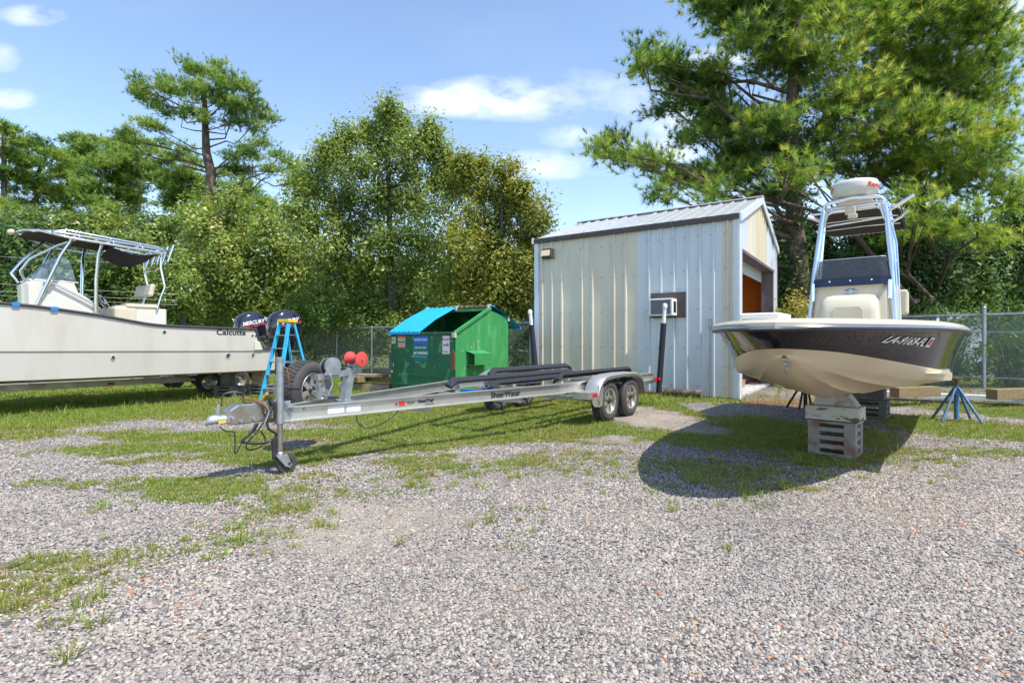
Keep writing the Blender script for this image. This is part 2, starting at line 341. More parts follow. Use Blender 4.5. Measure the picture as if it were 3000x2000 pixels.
# ---------------- ground sheet ----------------
def grid(x0, x1, y0, y1, st):
    xs = np.arange(x0, x1+st/2, st); ys = np.arange(y0, y1+st/2, st); X, Y = np.meshgrid(xs, ys); return X, Y
def gfaces(nx, ny):
    i = np.arange(nx-1); j = np.arange(ny-1); I, J = np.meshgrid(i, j); a = (J*nx+I).ravel()
    return np.stack([a, a+1, a+nx+1, a+nx], 1)
gm = bpy.data.materials.new('ground_mix'); gm.use_nodes = True; nt = gm.node_tree; L = nt.links; pb = nt.nodes['Principled BSDF']; pb.inputs['Roughness'].default_value = .95; pb.inputs['Specular IOR Level'].default_value = .2
def gn(t, **k):
    n = nt.nodes.new(t)
    for a, b in k.items(): setattr(n, a, b)
    return n
gt = gn('ShaderNodeTexCoord')
def gnoise(s, d=5, r=.6):
    n = gn('ShaderNodeTexNoise'); n.inputs['Scale'].default_value = s; n.inputs['Detail'].default_value = d; n.inputs['Roughness'].default_value = r; L.new(gt.outputs['Object'], n.inputs['Vector']); return n.outputs[0]
def gmr(src, a, b, c=0, d=1):
    n = gn('ShaderNodeMapRange'); n.inputs[1].default_value = a; n.inputs[2].default_value = b; n.inputs[3].default_value = c; n.inputs[4].default_value = d; L.new(src, n.inputs[0]); return n.outputs[0]
def gmix(f, a, b):
    n = gn('ShaderNodeMixRGB')
    for s, v in ((0, f), (1, a), (2, b)):
        if isinstance(v, tuple): n.inputs[s].default_value = (*v, 1)
        elif isinstance(v, float): n.inputs[s].default_value = v
        else: L.new(v, n.inputs[s])
    return n.outputs[0]
vo = gn('ShaderNodeTexVoronoi'); vo.inputs['Scale'].default_value = 38; L.new(gt.outputs['Object'], vo.inputs['Vector'])
vs = gn('ShaderNodeSeparateColor'); L.new(vo.outputs['Color'], vs.inputs[0])
crp = gn('ShaderNodeValToRGB'); E = crp.color_ramp.elements; crp.color_ramp.interpolation = 'LINEAR'
for i, (q, c) in enumerate([(0, (.13,.12,.11)), (.25, (.23,.21,.20)), (.6, (.34,.31,.285)), (.88, (.42,.38,.35)), (.93, (.38,.25,.14)), (1, (.46,.44,.42))]):
    el = E[i] if i < 2 else E.new(q)
    el.position = q; el.color = (*c, 1)
L.new(vs.outputs[0], crp.inputs[0])
edge = gmr(vo.outputs['Distance'], .35, .62)
grav = gmix(edge, crp.outputs[0], (.10,.093,.09))
dust = gmix(gmr(gnoise(1.3), .42, .62), (.34,.29,.23), (.25,.215,.175))
aD = gn('ShaderNodeAttribute'); aD.attribute_name = 'dirt'; aG = gn('ShaderNodeAttribute'); aG.attribute_name = 'grass'
dm = gn('ShaderNodeMath', operation='MULTIPLY', use_clamp=True); L.new(aD.outputs['Fac'], dm.inputs[0]); L.new(gmr(gnoise(9), .3, .55, .55, 1.15), dm.inputs[1])
base = gmix(dm.outputs[0], grav, dust)
soil = gmix(gmr(gnoise(14, 6), .42, .6), (.12,.125,.03), (.21,.165,.075))
soil = gmix(gmr(gnoise(3, 6), .5, .68), soil, (.075,.13,.025))
gf = gn('ShaderNodeMath', operation='ADD'); L.new(aG.outputs['Fac'], gf.inputs[0]); L.new(gmr(gnoise(22, 6, .7), .2, .8, -.45, .45), gf.inputs[1])
fin = gmix(gmr(gf.outputs[0], .45, .72), base, soil)
L.new(fin, pb.inputs['Base Color'])
bp = gn('ShaderNodeBump'); bp.inputs['Strength'].default_value = .9; bp.inputs['Distance'].default_value = .012
hh = gn('ShaderNodeMath', operation='SUBTRACT'); L.new(gnoise(70, 4), hh.inputs[0]); L.new(vo.outputs['Distance'], hh.inputs[1]); L.new(hh.outputs[0], bp.inputs['Height']); L.new(bp.outputs[0], pb.inputs['Normal'])
X, Y = grid(-16, 18, .2, 22, .1)
x, y = X.ravel(), Y.ravel()
edgef = np.minimum(np.minimum(x+16, 18-x), np.minimum(y-.2, 22-y)); ef = np.clip(edgef/1.0, 0, 1)
vz = ground_h(x, y)*ef
yard = np_mesh('ground', np.stack([x, y, vz], 1), gfaces(X.shape[1], X.shape[0]), gm, extra={'grass': grass_at(x, y), 'dirt': dirt_at(x, y)}, smooth=True, kind='structure')
yard['label'] = 'gravel yard with grass patches'
fm = material('far_grass', (.085,.13,.025), .95, 0, (.14,.13,.05), .8, nd=8, c3=(.05,.08,.02), ns3=.25, b3=.52, w3=.2)
fm2 = MB(); BIG = 900
# frame of far ground around the yard sheet
def frame_quads(x0, x1, y0, y1):
    v = [(-BIG,-BIG,0),(BIG,-BIG,0),(BIG,BIG,0),(-BIG,BIG,0),(x0,y0,0),(x1,y0,0),(x1,y1,0),(x0,y1,0)]
    return v, [(0,1,5,4),(1,2,6,5),(2,3,7,6),(3,0,4,7)]
v, f = frame_quads(-16, 18, .2, 22); fm2.add(v, f)
fo = fm2.build('terrain', fm); fo['kind'] = 'structure'; fo['label'] = 'grassy ground beyond the yard'
# ---------------- gravel ----------------
def rand_rot(n):
    q = RNG.normal(size=(n, 4)); q /= np.linalg.norm(q, axis=1)[:, None]; a, b, c, d = q.T
    return np.stack([np.stack([1-2*(c*c+d*d), 2*(b*c-a*d), 2*(b*d+a*c)], 1), np.stack([2*(b*c+a*d), 1-2*(b*b+d*d), 2*(c*d-a*b)], 1), np.stack([2*(b*d-a*c), 2*(c*d+a*b), 1-2*(b*b+c*c)], 1)], 1)
t_ = (1+5**.5)/2
ICO = np.array([(-1,t_,0),(1,t_,0),(-1,-t_,0),(1,-t_,0),(0,-1,t_),(0,1,t_),(0,-1,-t_),(0,1,-t_),(t_,0,-1),(t_,0,1),(-t_,0,-1),(-t_,0,1)])/1.9
ICOF = np.array([(0,11,5),(0,5,1),(0,1,7),(0,7,10),(0,10,11),(1,5,9),(5,11,4),(11,10,2),(10,7,6),(7,1,8),(3,9,4),(3,4,2),(3,2,6),(3,6,8),(3,8,9),(4,9,5),(2,4,11),(6,2,10),(8,6,7),(9,8,1)])
OCT = np.array([(1,0,0),(0,1,0),(-1,0,0),(0,-1,0),(0,0,1),(0,0,-1)], float); OCTF = np.array([(0,1,4),(1,2,4),(2,3,4),(3,0,4),(1,0,5),(2,1,5),(3,2,5),(0,3,5)])
def stones(pts, size, base, faces, tint, flat=(.55, .8)):
    n = len(pts); k = len(base)
    s = size[:, None]*np.stack([RNG.uniform(.75, 1.15, n), RNG.uniform(.6, .95, n), RNG.uniform(flat[0]*.8, flat[1], n)], 1)
    v = base[None]*(1+RNG.normal(size=(n, k, 1))*.13)*s[:, None, :]
    a = RNG.uniform(0, 6.283, n); tl = RNG.normal(size=(n, 2))*.35
    Rz = np.zeros((n, 3, 3)); ca, sa = np.cos(a), np.sin(a); Rz[:, 0, 0] = ca; Rz[:, 0, 1] = -sa; Rz[:, 1, 0] = sa; Rz[:, 1, 1] = ca; Rz[:, 2, 2] = 1
    ct, st = np.cos(tl[:, 0]), np.sin(tl[:, 0]); Rx = np.zeros((n, 3, 3)); Rx[:, 0, 0] = 1; Rx[:, 1, 1] = ct; Rx[:, 1, 2] = -st; Rx[:, 2, 1] = st; Rx[:, 2, 2] = ct
    v = np.einsum('nij,nkj->nki', Rx@Rz*1.0, v)+pts[:, None, :]
    F = (faces[None]+np.arange(n)[:, None, None]*k).reshape(-1, 3)
    return v.reshape(-1, 3), F, np.repeat(tint, k)
BOXV = np.array([(-1,-.85,-.5),(1,-.9,-.5),(.95,.9,-.5),(-.9,1,-.5),(-.62,-.6,.62),(.66,-.5,.55),(.5,.66,.7),(-.6,.55,.5)])*.82; BOXF = np.array([(0,1,5),(0,5,4),(1,2,6),(1,6,5),(2,3,7),(2,7,6),(3,0,4),(3,4,7),(4,5,6),(4,6,7)])
PYR = np.array([(1,0,-.25),(0,1,-.25),(-1,0,-.25),(0,-1,-.25),(.12,-.1,.8)], float); PYRF = np.array([(0,1,4),(1,2,4),(2,3,4),(3,0,4)])
stone_m = leaf_mat('stone', [(0,(.09,.085,.085)),(.2,(.19,.175,.17)),(.5,(.31,.275,.24)),(.8,(.41,.36,.315)),(.92,(.52,.46,.40)),(.945,(.42,.30,.19)),(.975,(.44,.23,.10)),(1,(.38,.15,.07))], transl=0, rough=.85, spec=.25)
def stone_field(y0, y1, dens, smin, smax, base, faces):
    area = 1.06*(y1*y1-y0*y0)+2*1.2*(y1-y0); n = int(area*dens)
    yy_ = np.sqrt(RNG.uniform(y0*y0, y1*y1, n)); hw = 1.06*yy_+1.0; xx = RNG.uniform(-1, 1, n)*hw
    keep = RNG.random(n) > (grass_at(xx, yy_)*.9+dirt_at(xx, yy_)*.85)
    xx, yy_ = xx[keep], yy_[keep]; n = len(xx)
    big = fbm(xx, yy_, 2.2)
    sz = RNG.uniform(smin, smax, n)*(.75+.5*big); rare = RNG.random(n) < .02; sz[rare] *= RNG.uniform(1.3, 2.1, rare.sum())
    p = np.stack([xx, yy_, ground_h(xx, yy_)+RNG.uniform(0, .006, n)], 1)
    return stones(p, sz, base, faces, np.clip((RNG.beta(1.9, 2.0, n)*.94)*(.62+.62*fbm(xx+9, yy_+4, .8)+.16*fbm(xx, yy_, 3))+(RNG.random(n) < .012)*RNG.uniform(.05, .5, n)*.9, 0, 1))
parts = [stone_field(1.45, 3.1, 6300, .0055, .0118, BOXV, BOXF), stone_field(3.1, 4.6, 4700, .0070, .0130, PYR, PYRF), stone_field(4.6, 6.5, 2200, .0085, .014, PYR, PYRF), stone_field(6.5, 10.5, 800, .010, .016, PYR, PYRF)]
vv = []; ff = []; tt = []; o_ = 0
for a, b, c in parts: vv.append(a); ff.append(b+o_); tt.append(c); o_ += len(a)
tag(np_mesh('gravel', np.concatenate(vv), np.concatenate(ff), stone_m, tint=np.concatenate(tt)), 'loose grey gravel covering the yard', 'gravel', kind='stuff')
# ---------------- grass ----------------
grass_m = leaf_mat('grass_blade', [(0,(.34,.23,.10)),(.22,(.34,.27,.09)),(.42,(.23,.26,.055)),(.75,(.15,.24,.035)),(1,(.27,.33,.06))], transl=.3, rough=.6, spec=.25)
def tufts(x, y, h, spread, nb, wid, tint, simple=False):
    n = len(x); k = nb
    a = RNG.uniform(0, 6.283, (n, k)); lean = RNG.uniform(.1, 1.15, (n, k)); L_ = h[:, None]*RNG.uniform(.5, 1.15, (n, k))
    bx = x[:, None]+np.cos(a)*RNG.uniform(0, 1, (n, k))*spread[:, None]; by = y[:, None]+np.sin(a)*RNG.uniform(0, 1, (n, k))*spread[:, None]
    bz = ground_h(x, y)[:, None]-.004+0*bx
    w = wid[:, None]*RNG.uniform(.7, 1.3, (n, k)); pa = a+1.57+RNG.normal(size=(n, k))*.5
    px, py = np.cos(pa)*w/2, np.sin(pa)*w/2
    dx, dy = np.cos(a)*np.sin(lean), np.sin(a)*np.sin(lean); up = np.cos(lean)
    mx, my, mz = bx+dx*L_*.45, by+dy*L_*.45, bz+up*L_*.62
    tx, ty, tz = bx+dx*L_*1.05, by+dy*L_*1.05, bz+up*L_*.9
    if simple:
        V = np.stack([np.stack([bx-px, by-py, bz], -1), np.stack([bx+px, by+py, bz], -1), np.stack([tx, ty, tz], -1)], 2).reshape(-1, 3)
        T = np.repeat(np.clip(tint[:, None]+RNG.normal(size=(n, k))*.14, 0, 1).ravel(), 3)
        return V, np.arange(3*n*k).reshape(-1, 3), T
    V = np.stack([np.stack([bx-px, by-py, bz], -1), np.stack([bx+px, by+py, bz], -1), np.stack([mx+px*.7, my+py*.7, mz], -1), np.stack([mx-px*.7, my-py*.7, mz], -1), np.stack([tx, ty, tz], -1)], 2).reshape(-1, 3)
    N = n*k; o = (np.arange(N)*5)[:, None]
    F = np.concatenate([o+np.array([[0,1,2]]), o+np.array([[0,2,3]]), o+np.array([[3,2,4]])])
    T = np.repeat(np.clip(tint[:, None]+RNG.normal(size=(n, k))*.14, 0, 1).ravel(), 5)
    return V, F, T
def grass_zone(y0, y1, dens, nb, h0, h1, wid, spr):
    n = int((1.06*(y1*y1-y0*y0)+2.4*(y1-y0))*dens)
    yy_ = np.sqrt(RNG.uniform(y0*y0, y1*y1, n)); xx = RNG.uniform(-1, 1, n)*(1.06*yy_+1.0)
    g = grass_at(xx, yy_); nz_ = .55*fbm(xx, yy_, 3.2)+.45*vnoise(xx, yy_, 9)
    keep = ((g > nz_*.95+.04) & (RNG.random(n) < .25+g*.9)) | (RNG.random(n) < g*.035)
    xx, yy_, g = xx[keep], yy_[keep], g[keep]; n = len(xx)
    tn = np.clip(.28+.75*(fbm(xx, yy_, .9)-.25)+.35*(g-.5), .02, 1)
    hh_ = RNG.uniform(h0, h1, n)*(1+(RNG.random(n) < .02)*1.0)
    return tufts(xx, yy_, hh_, np.full(n, spr), nb, np.full(n, wid), tn, simple=y0 > 6)
def merge(lst):
    v = []; f = []; t = []; o = 0
    for a, b, c in lst: v.append(a); f.append(b+o); t.append(c); o += len(a)
    return np.concatenate(v), np.concatenate(f), np.concatenate(t)
gz = [grass_zone(1.9, 4.2, 330, 20, .03, .075, .0045, .03), grass_zone(4.2, 7, 560, 11, .025, .06, .006, .045), grass_zone(7, 11, 330, 9, .035, .075, .013, .07), grass_zone(11, 19, 90, 8, .05, .10, .026, .13)]
_tx = []; 
for (a, b, sx_, sy_, n_) in [(900,1110,190,28,55),(1080,1080,160,18,45),(1300,1075,170,22,55),(1480,1110,70,35,22),(2180,1040,110,30,50),(640,1160,120,30,35),(1150,1200,120,40,10),(560,1235,110,28,30),(760,1200,70,30,10),(1850,1095,120,25,30),(300,1150,150,20,14),(1700,1130,100,20,14)]:
    for _ in range(n_):
        p = G((a+random.gauss(0, 1)*sx_*.7)*1.2755, (b+random.gauss(0, 1)*sy_*.7)*1.2755); _tx.append((p.x, p.y))
_tx = np.array(_tx); _h = RNG.uniform(.03, .075, len(_tx)); gz.append(tufts(_tx[:, 0], _tx[:, 1], _h, _h*.8, 22, np.full(len(_tx), .006), RNG.uniform(.35, .95, len(_tx))))
# taller clumps seen standing on their own
cl_ = [(1395,1185*1.0,.16),(1118*1.2755,1200*1.2755,.17),(945*1.2755,1120*1.2755,.13),(920*1.2755,1250*1.2755,.10),(185*1.2755,1395*1.2755,.12),(225*1.2755,1437*1.2755,.12),(1668*1.2755,1262*1.2755,.09),(2060*1.2755,1068*1.2755,.26),(1800*1.2755,1128*1.2755,.13),(1710*1.2755,1142*1.2755,.15),(1835*1.2755,1065*1.2755,.17),(1950*1.2755,1075*1.2755,.15),(1600*1.2755,1110*1.2755,.17),(1545*1.2755,1175*1.2755,.12),(1480*1.2755,1085*1.2755,.11),(1540*1.2755,1120*1.2755,.12),(2010*1.2755,1085*1.2755,.10),(2195*1.2755,1070*1.2755,.09),(150*1.2755,1515*1.2755,.12),(1190*1.2755,1095*1.2755,.08),(230*1.2755,1375*1.2755,.11),(1640*1.2755,1062*1.2755,.12),(2137*1.2755,1112*1.2755,.07),(1255*1.2755,1060*1.2755,.09),(1350*1.2755,1090*1.2755,.08)]
c_ = [G(a, b) for a, b, h in cl_[1:]]; hx = np.array([h for a, b, h in cl_[1:]])
gz.append(tufts(np.array([p.x for p in c_]), np.array([p.y for p in c_]), hx, hx*.35, 26, np.full(len(c_), .006), np.full(len(c_), .55)))
v, f, t = merge(gz); tag(np_mesh('grass', v, f, grass_m, tint=t), 'short patchy green and straw grass growing through the gravel', 'grass', kind='stuff')
# tall weeds along the shadow of the left boat and at the boards
wx = []; wy = []
for a, b, n_, sx_, sy_ in [(300,925,60,130,6),(470,905,60,60,5),(100,955,30,90,6),(60,985,20,60,6),(2000,918,60,150,8),(2250,915,60,140,6),(1700,905,30,100,5),(1440,905,40,60,4),(1560,912,30,60,4)]:
    for _ in range(n_):
        p = G((a+random.gauss(0, sx_))*1.2755, (b+random.gauss(0, sy_))*1.2755); wx.append(p.x); wy.append(p.y)
wx = np.array(wx); wy = np.array(wy); v, f, t = tufts(wx, wy, RNG.uniform(.10, .24, len(wx)), np.full(len(wx), .06), 8, np.full(len(wx), .011), RNG.uniform(.3, .9, len(wx)))
tag(np_mesh('weeds', v, f, grass_m, tint=t), 'taller weeds standing in the yard grass', 'weeds', kind='stuff')
# fallen leaves and pine needles
litter_m = leaf_mat('litter', [(0,(.40,.19,.07)),(.4,(.33,.12,.05)),(.7,(.24,.10,.06)),(1,(.46,.30,.14))], transl=.1)
n = 1100; yl = np.sqrt(RNG.uniform(1.8**2, 8**2, n)); xl = RNG.uniform(-1, 1, n)*(yl+.6); al = RNG.uniform(0, 3.14, n); ll = np.where(RNG.random(n) < .5, RNG.uniform(.05, .13, n), RNG.uniform(.012, .024, n)); lw = np.where(ll > .04, .0022, ll*.55)
ux, uy = np.cos(al), np.sin(al); zz = ground_h(xl, yl)+.018
cs = [(-1,-1),(1,-1),(1,1),(-1,1)]
# a carpet of rusty needles in front of the shed doorway
k_ = 1500; pc = [G(random.uniform(2190, 2560), random.gauss(1178, 9)) for _ in range(k_)]
xl = np.concatenate([xl, [p.x for p in pc]]); yl = np.concatenate([yl, [p.y for p in pc]]); al = RNG.uniform(0, 3.14, len(xl)); ll = np.concatenate([ll, RNG.uniform(.08, .20, k_)]); lw = np.concatenate([lw, np.full(k_, .010)]); n = len(xl)
ux, uy = np.cos(al), np.sin(al); zz = ground_h(xl, yl)+.018
V = np.stack([np.stack([xl+a*ux*ll/2-b*uy*lw/2, yl+a*uy*ll/2+b*ux*lw/2, zz+RNG.uniform(0, .004, n)], -1) for a, b in cs], 1).reshape(-1, 3)
tag(np_mesh('litter', V, np.arange(4*n).reshape(-1, 4), litter_m, tint=np.repeat(RNG.random(n), 4)), 'scattered pine needles and dry leaf bits on the gravel', 'leaf litter', kind='stuff')

# ---------------- trees ----------------
def sub_points(blobs, per_m2, shell=.55, clump=.3, flat=.82):
    """clump centres inside ellipsoid blobs [(x,y,z,r)]"""
    out_ = []; dirs = []
    for (x0, y0, z0, r) in blobs:
        n = max(3, int(per_m2*r*r*4))
        d = RNG.normal(size=(n, 3)); d /= np.linalg.norm(d, axis=1)[:, None]
        rr = r*(shell+(1-shell)*RNG.random(n)**.7)
        p = d*rr[:, None]*np.array([1, 1, flat])+np.array([x0, y0, z0]); out_.append(p); dirs.append(d)
    return np.concatenate(out_), np.concatenate(dirs)
def leaf_mesh(pts, size, asp=.45, up=.4, dirs=None):
    n = len(pts); nn_ = RNG.normal(size=(n, 3))*.55+np.array([0, 0, .35])
    if dirs is not None: nn_ = nn_+dirs
    nn_ /= np.linalg.norm(nn_, axis=1)[:, None]
    a = RNG.normal(size=(n, 3))+np.array([0, 0, -.15]); a -= nn_*(a*nn_).sum(1)[:, None]; a /= np.linalg.norm(a, axis=1)[:, None]
    b = np.cross(nn_, a)
    s = size*RNG.uniform(.6, 1.35, n)[:, None]
    V = np.stack([pts, pts+a*s*.5+b*s*asp*.5, pts+a*s, pts+a*s*.5-b*s*asp*.5], 1).reshape(-1, 3)
    return V, np.arange(4*n).reshape(-1, 4)
def broadleaf_crown(name, blobs, mat, parent, nleaf, size, sigma=.16, per=7, tbase=.5, tvar=.22, spikes=0):
    sub, dr = sub_points(blobs, per, .3, flat=1.05)
    if spikes:   # upright twig tips above the top of the blobs
        bz = np.array([b for b in blobs]); top = bz[RNG.integers(0, len(bz), spikes)]
        sx = top[:, 0]+RNG.normal(size=spikes)*top[:, 3]*.5; sy = top[:, 1]+RNG.normal(size=spikes)*top[:, 3]*.4; sz = top[:, 2]+top[:, 3]*RNG.uniform(.35, .95, spikes)
        sub = np.concatenate([sub, np.stack([sx, sy, sz], 1)]); dr = np.concatenate([dr, np.tile([[0, 0, 1.0]], (spikes, 1))])
    m = len(sub); k = max(1, nleaf//m); idx = np.repeat(np.arange(m), k)
    sg = sigma*RNG.uniform(.5, 1.4, m)
    p = sub[idx]+RNG.normal(size=(len(idx), 3))*sg[idx][:, None]*np.array([1, 1, 1.25])
    ct = RNG.normal(size=m)*tvar*.7; t = np.clip(tbase+ct[idx]+RNG.normal(size=len(idx))*tvar*.6, 0, 1)
    off_ = (p-sub[idx]); off_ /= (np.linalg.norm(off_, axis=1)[:, None]+1e-6)
    V, F = leaf_mesh(p, size, dirs=dr[idx]*.55+off_*.6)
    return np_mesh(name, V, F, mat, parent, tint=np.repeat(t, 4)), sub
def needle_crown(name, blobs, mat, parent, ntuft, L_, w, nn=14, per=10, tbase=.5, tvar=.2, sigma=.28, shell=.35):
    sub, dr = sub_points(blobs, per, shell)
    m = len(sub); k = max(1, ntuft//m); idx = np.repeat(np.arange(m), k); n = len(idx)
    p = sub[idx]+RNG.normal(size=(n, 3))*sigma*np.array([1.25, 1.25, .5])
    ax = dr[idx]*.75+RNG.normal(size=(n, 3))*.38+np.array([0, 0, .62]); ax /= np.linalg.norm(ax, axis=1)[:, None]
    d = ax[:, None, :]*.8+RNG.normal(size=(n, nn, 3))*.5; d /= np.linalg.norm(d, axis=2)[:, :, None]
    outn = dr[idx]*.6+(p-sub[idx])/(np.linalg.norm(p-sub[idx], axis=1)[:, None]+1e-6)*.6+np.array([0, 0, .35])
    q = np.cross(d, (outn[:, None, :]+RNG.normal(size=(n, nn, 3))*.3)); q /= (np.linalg.norm(q, axis=2)[:, :, None]+1e-6)
    ll = L_*RNG.uniform(.65, 1.15, (n, nn, 1))
    st = p[:, None, :]+ax[:, None, :]*RNG.uniform(-.35, .05, (n, nn, 1))*L_
    V = np.stack([st-q*w/2, st+q*w/2, st+d*ll], 2).reshape(-1, 3)
    ct = RNG.normal(size=m)*tvar*.6
    t = np.clip(tbase+ct[idx][:, None]+RNG.normal(size=(n, 1))*tvar*.85+RNG.normal(size=(n, nn))*.06, 0, 1)
    return np_mesh(name, V, np.arange(3*n*nn).reshape(-1, 3), mat, parent, tint=np.repeat(t.ravel(), 3)), sub
def limbs(mb, trunk, blobs, r0, sub=None, ntw=5, bend=.12, n=6):
    T = [Vector(p) for p in trunk]
    for (x0, y0, z0, r) in blobs:
        c = Vector((x0, y0, z0)); best = None
        for i in range(len(T)-1):
            for q in range(5):
                p = T[i].lerp(T[i+1], q/5)
                rise = c.z-p.z; dist = (Vector((p.x, p.y, 0))-Vector((c.x, c.y, 0))).length
                cost = abs(rise-dist*.45)+.25*(c-p).length
                if best is None or cost < best[0]: best = (cost, p)
        p = best[1]; Ln = (c-p).length
        if Ln < .3: continue
        pts = [p]
        for q in (.3, .55, .8, 1.0): pts.append(p.lerp(c, q)+Vector((random.gauss(0, 1), random.gauss(0, 1), random.gauss(0, 1)-.6*(1-q)))*Ln*bend*.45*(1 if q < 1 else .3))
        rb = min(r0, .010+Ln*.0115)
        mb.tube(pts, [rb, rb*.8, rb*.6, rb*.45, rb*.28], n, cap=False)
        for _ in range(ntw):
            e = c+Vector((random.gauss(0, 1), random.gauss(0, 1), random.gauss(0, .8)+.2)).normalized()*r*random.uniform(.6, 1.0)
            s = pts[random.choice((2, 3, 3, 4))]; md = s.lerp(e, .5)+Vector((0, 0, -.05*r))
            mb.tube([s, md, e], [rb*.33, rb*.24, .008], 4, cap=False)
def crop_blobs(lst, ox, oy, sc, z, dz=1.0, dy=0):
    out_ = []
    for b in lst:
        px = ox+b[0]/sc; py = oy+b[1]/sc; zz_ = z+random.uniform(-1, 1)*dz+(b[3] if len(b) > 3 else 0)
        w = W(px, py, zz_); out_.append((w.x, w.y, w.z, b[2]/sc*zz_/FPX))
    return out_
pine_m = leaf_mat('pine_needles', [(0,(.035,.08,.025)),(.3,(.095,.185,.04)),(.6,(.19,.31,.052)),(.85,(.31,.42,.07)),(1,(.38,.42,.10))], transl=.5, rough=.45, spec=.35)
pinefar_m = leaf_mat('far_pine_needles', [(0,(.035,.08,.025)),(.35,(.10,.20,.04)),(.7,(.20,.32,.06)),(1,(.32,.41,.08))], transl=.33, rough=.5)
oak_m = leaf_mat('olive_leaves', [(0,(.045,.08,.024)),(.3,(.13,.20,.04)),(.65,(.25,.33,.07)),(.9,(.37,.43,.11)),(1,(.42,.38,.12))], transl=.33, rough=.4, spec=.45)
yel_m = leaf_mat('yellowing_leaves', [(0,(.05,.08,.02)),(.3,(.16,.20,.035)),(.65,(.28,.31,.055)),(1,(.40,.33,.09))], transl=.34, rough=.45)
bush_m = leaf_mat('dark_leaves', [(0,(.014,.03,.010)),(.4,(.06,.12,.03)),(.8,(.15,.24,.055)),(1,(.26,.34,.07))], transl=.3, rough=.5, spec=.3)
vine_m = leaf_mat('vine_leaves', [(0,(.04,.08,.02)),(.5,(.09,.18,.035)),(1,(.16,.26,.06))], transl=.35, rough=.45)
PINES = 'pines beyond the left boat'
# --- big pine right of the shed ---
def vine_wrap(name, parent, line, n, rad, size, mat, tb=.35):
    T = [Vector(p) for p in line]; P = []
    for _ in range(n):
        i = random.randrange(len(T)-1); p = T[i].lerp(T[i+1], random.random()); a = random.uniform(0, 6.28); r = rad*random.uniform(.5, 1.6)
        P.append((p.x+math.cos(a)*r, p.y+math.sin(a)*r, p.z))
    P = np.array(P); V, F = leaf_mesh(P, size); t = np.clip(tb+RNG.normal(size=n)*.2, 0, 1)
    return np_mesh(name, V, F, mat, parent, tint=np.repeat(t, 4))
A_ = [(700,60,90),(850,80,140),(1000,60,150),(640,0,90),(900,-60,150),(340,230,50),(300,330,60),(400,300,75),(480,380,90),(600,400,95),(700,350,75),(440,540,60),(570,480,90),(690,500,95),(550,680,70),(700,640,110),(820,600,110),(950,650,120),(640,560,90),
      (110,770,45),(190,730,50),(230,810,60),(330,800,60),(430,830,60),(520,880,80),(430,960,75),(620,900,100),(760,820,100),(850,780,90),(700,980,80),(1050,830,100),(1150,800,70),(1000,980,100,1),(950,310,100),(850,200,100),(980,200,120),(850,880,110),(450,330,60),(1140,300,110),(1060,560,60),(1030,700,80),(1120,420,60)]
B_ = [(1180,60,150),(1350,120,190),(1550,100,200),(1750,120,210),(1950,150,190),(2090,130,110),(1250,330,150),(1400,480,160),(1550,380,170),(1300,560,130),(1420,700,120),(1350,850,90),(1230,880,70),(1700,400,190),(1850,480,190),(2000,420,150),(2120,540,110),(2180,620,90),(2100,740,120),(1920,700,170),(1700,650,160),(1560,620,150),(2100,280,90),(2190,230,40),
      (1700,1000,70,-2),(1720,1070,70,-2.4),(1640,1160,55,-2.4),(1780,1140,70,-2.4),(1880,1140,70,-2.2),(1980,1090,80,-2),(2150,1180,90,-1),(2020,900,140),(1850,900,140),(1520,860,110),(1700,820,120),(2200,980,110),(1060,860,80,-2),(1120,900,60,-2),(1360,-80,200),(1700,-100,240),(2000,-60,180),(1250,720,110)]
def pine(name, label, blobs, trunk, r0, r1, ntuft, mat, L_, w, nn, rz, group=None, tb=.5, per=10, sigma=.28, vines=False):
    t = thing(name, label, 'pine tree', trunk[0], 0, group); o = Vector(trunk[0])
    tr = [Vector(p)-o for p in trunk]; bl = [(b[0]-o.x, b[1]-o.y, b[2]-o.z, b[3]) for b in blobs]
    mb = MB(); k = len(tr); mb.tube(tr, [r0+(r1-r0)*i/(k-1) for i in range(k)], 12); mb.build('trunk', M['bark'], t, smooth=True)
    mb = MB(); limbs(mb, tr, bl, r0*.45, bend=.16, ntw=4 if len(bl) > 30 else 3); mb.build('limbs', M['bark'], t, smooth=True)
    cr, sub = needle_crown('crown', bl, mat, t, ntuft, L_, w, nn, per=per, tbase=tb, sigma=sigma, tvar=.32)
    if vines: vine_wrap('vines', t, tr[:4], 3600, .45, .15, bush_m)
    return t
ZP = 17.5
trA = [W(2350,1118,ZP),W(2348,861,ZP),W(2326,603,ZP),W(2317,344,ZP),W(2331,172,ZP),W(2328,-60,ZP)]; trA[0].z = 0
A_ = [(q[0], q[1], q[2]*.95)+tuple(q[3:]) for q in A_]; B_ = [(q[0], q[1], q[2]*1.0)+tuple(q[3:]) for q in B_]
pine('pine_tree', 'tall pine with thick dark trunk just behind the shed, limbs reaching over its roof', crop_blobs(A_, 1700, 0, 1.742, ZP, 1.2), trA, .34, .12, 7600, pine_m, .27, .017, 27, 0, tb=.47, per=5.5, sigma=.27, vines=True)
trB = [W(2700,1110,19.5),W(2690,820,19.5),W(2680,600,19.4),W(2660,380,19.2),W(2600,150,19),W(2590,-150,19)]; trB[0].z = 0
pine('pine_tree', 'bushy bright green pine filling the sky above the black and cream boat', crop_blobs(B_, 1700, 0, 1.742, 18.2, 1.4), trB, .40, .14, 11500, pine_m, .29, .018, 26, 0, tb=.62, per=5.2, sigma=.30, vines=True)
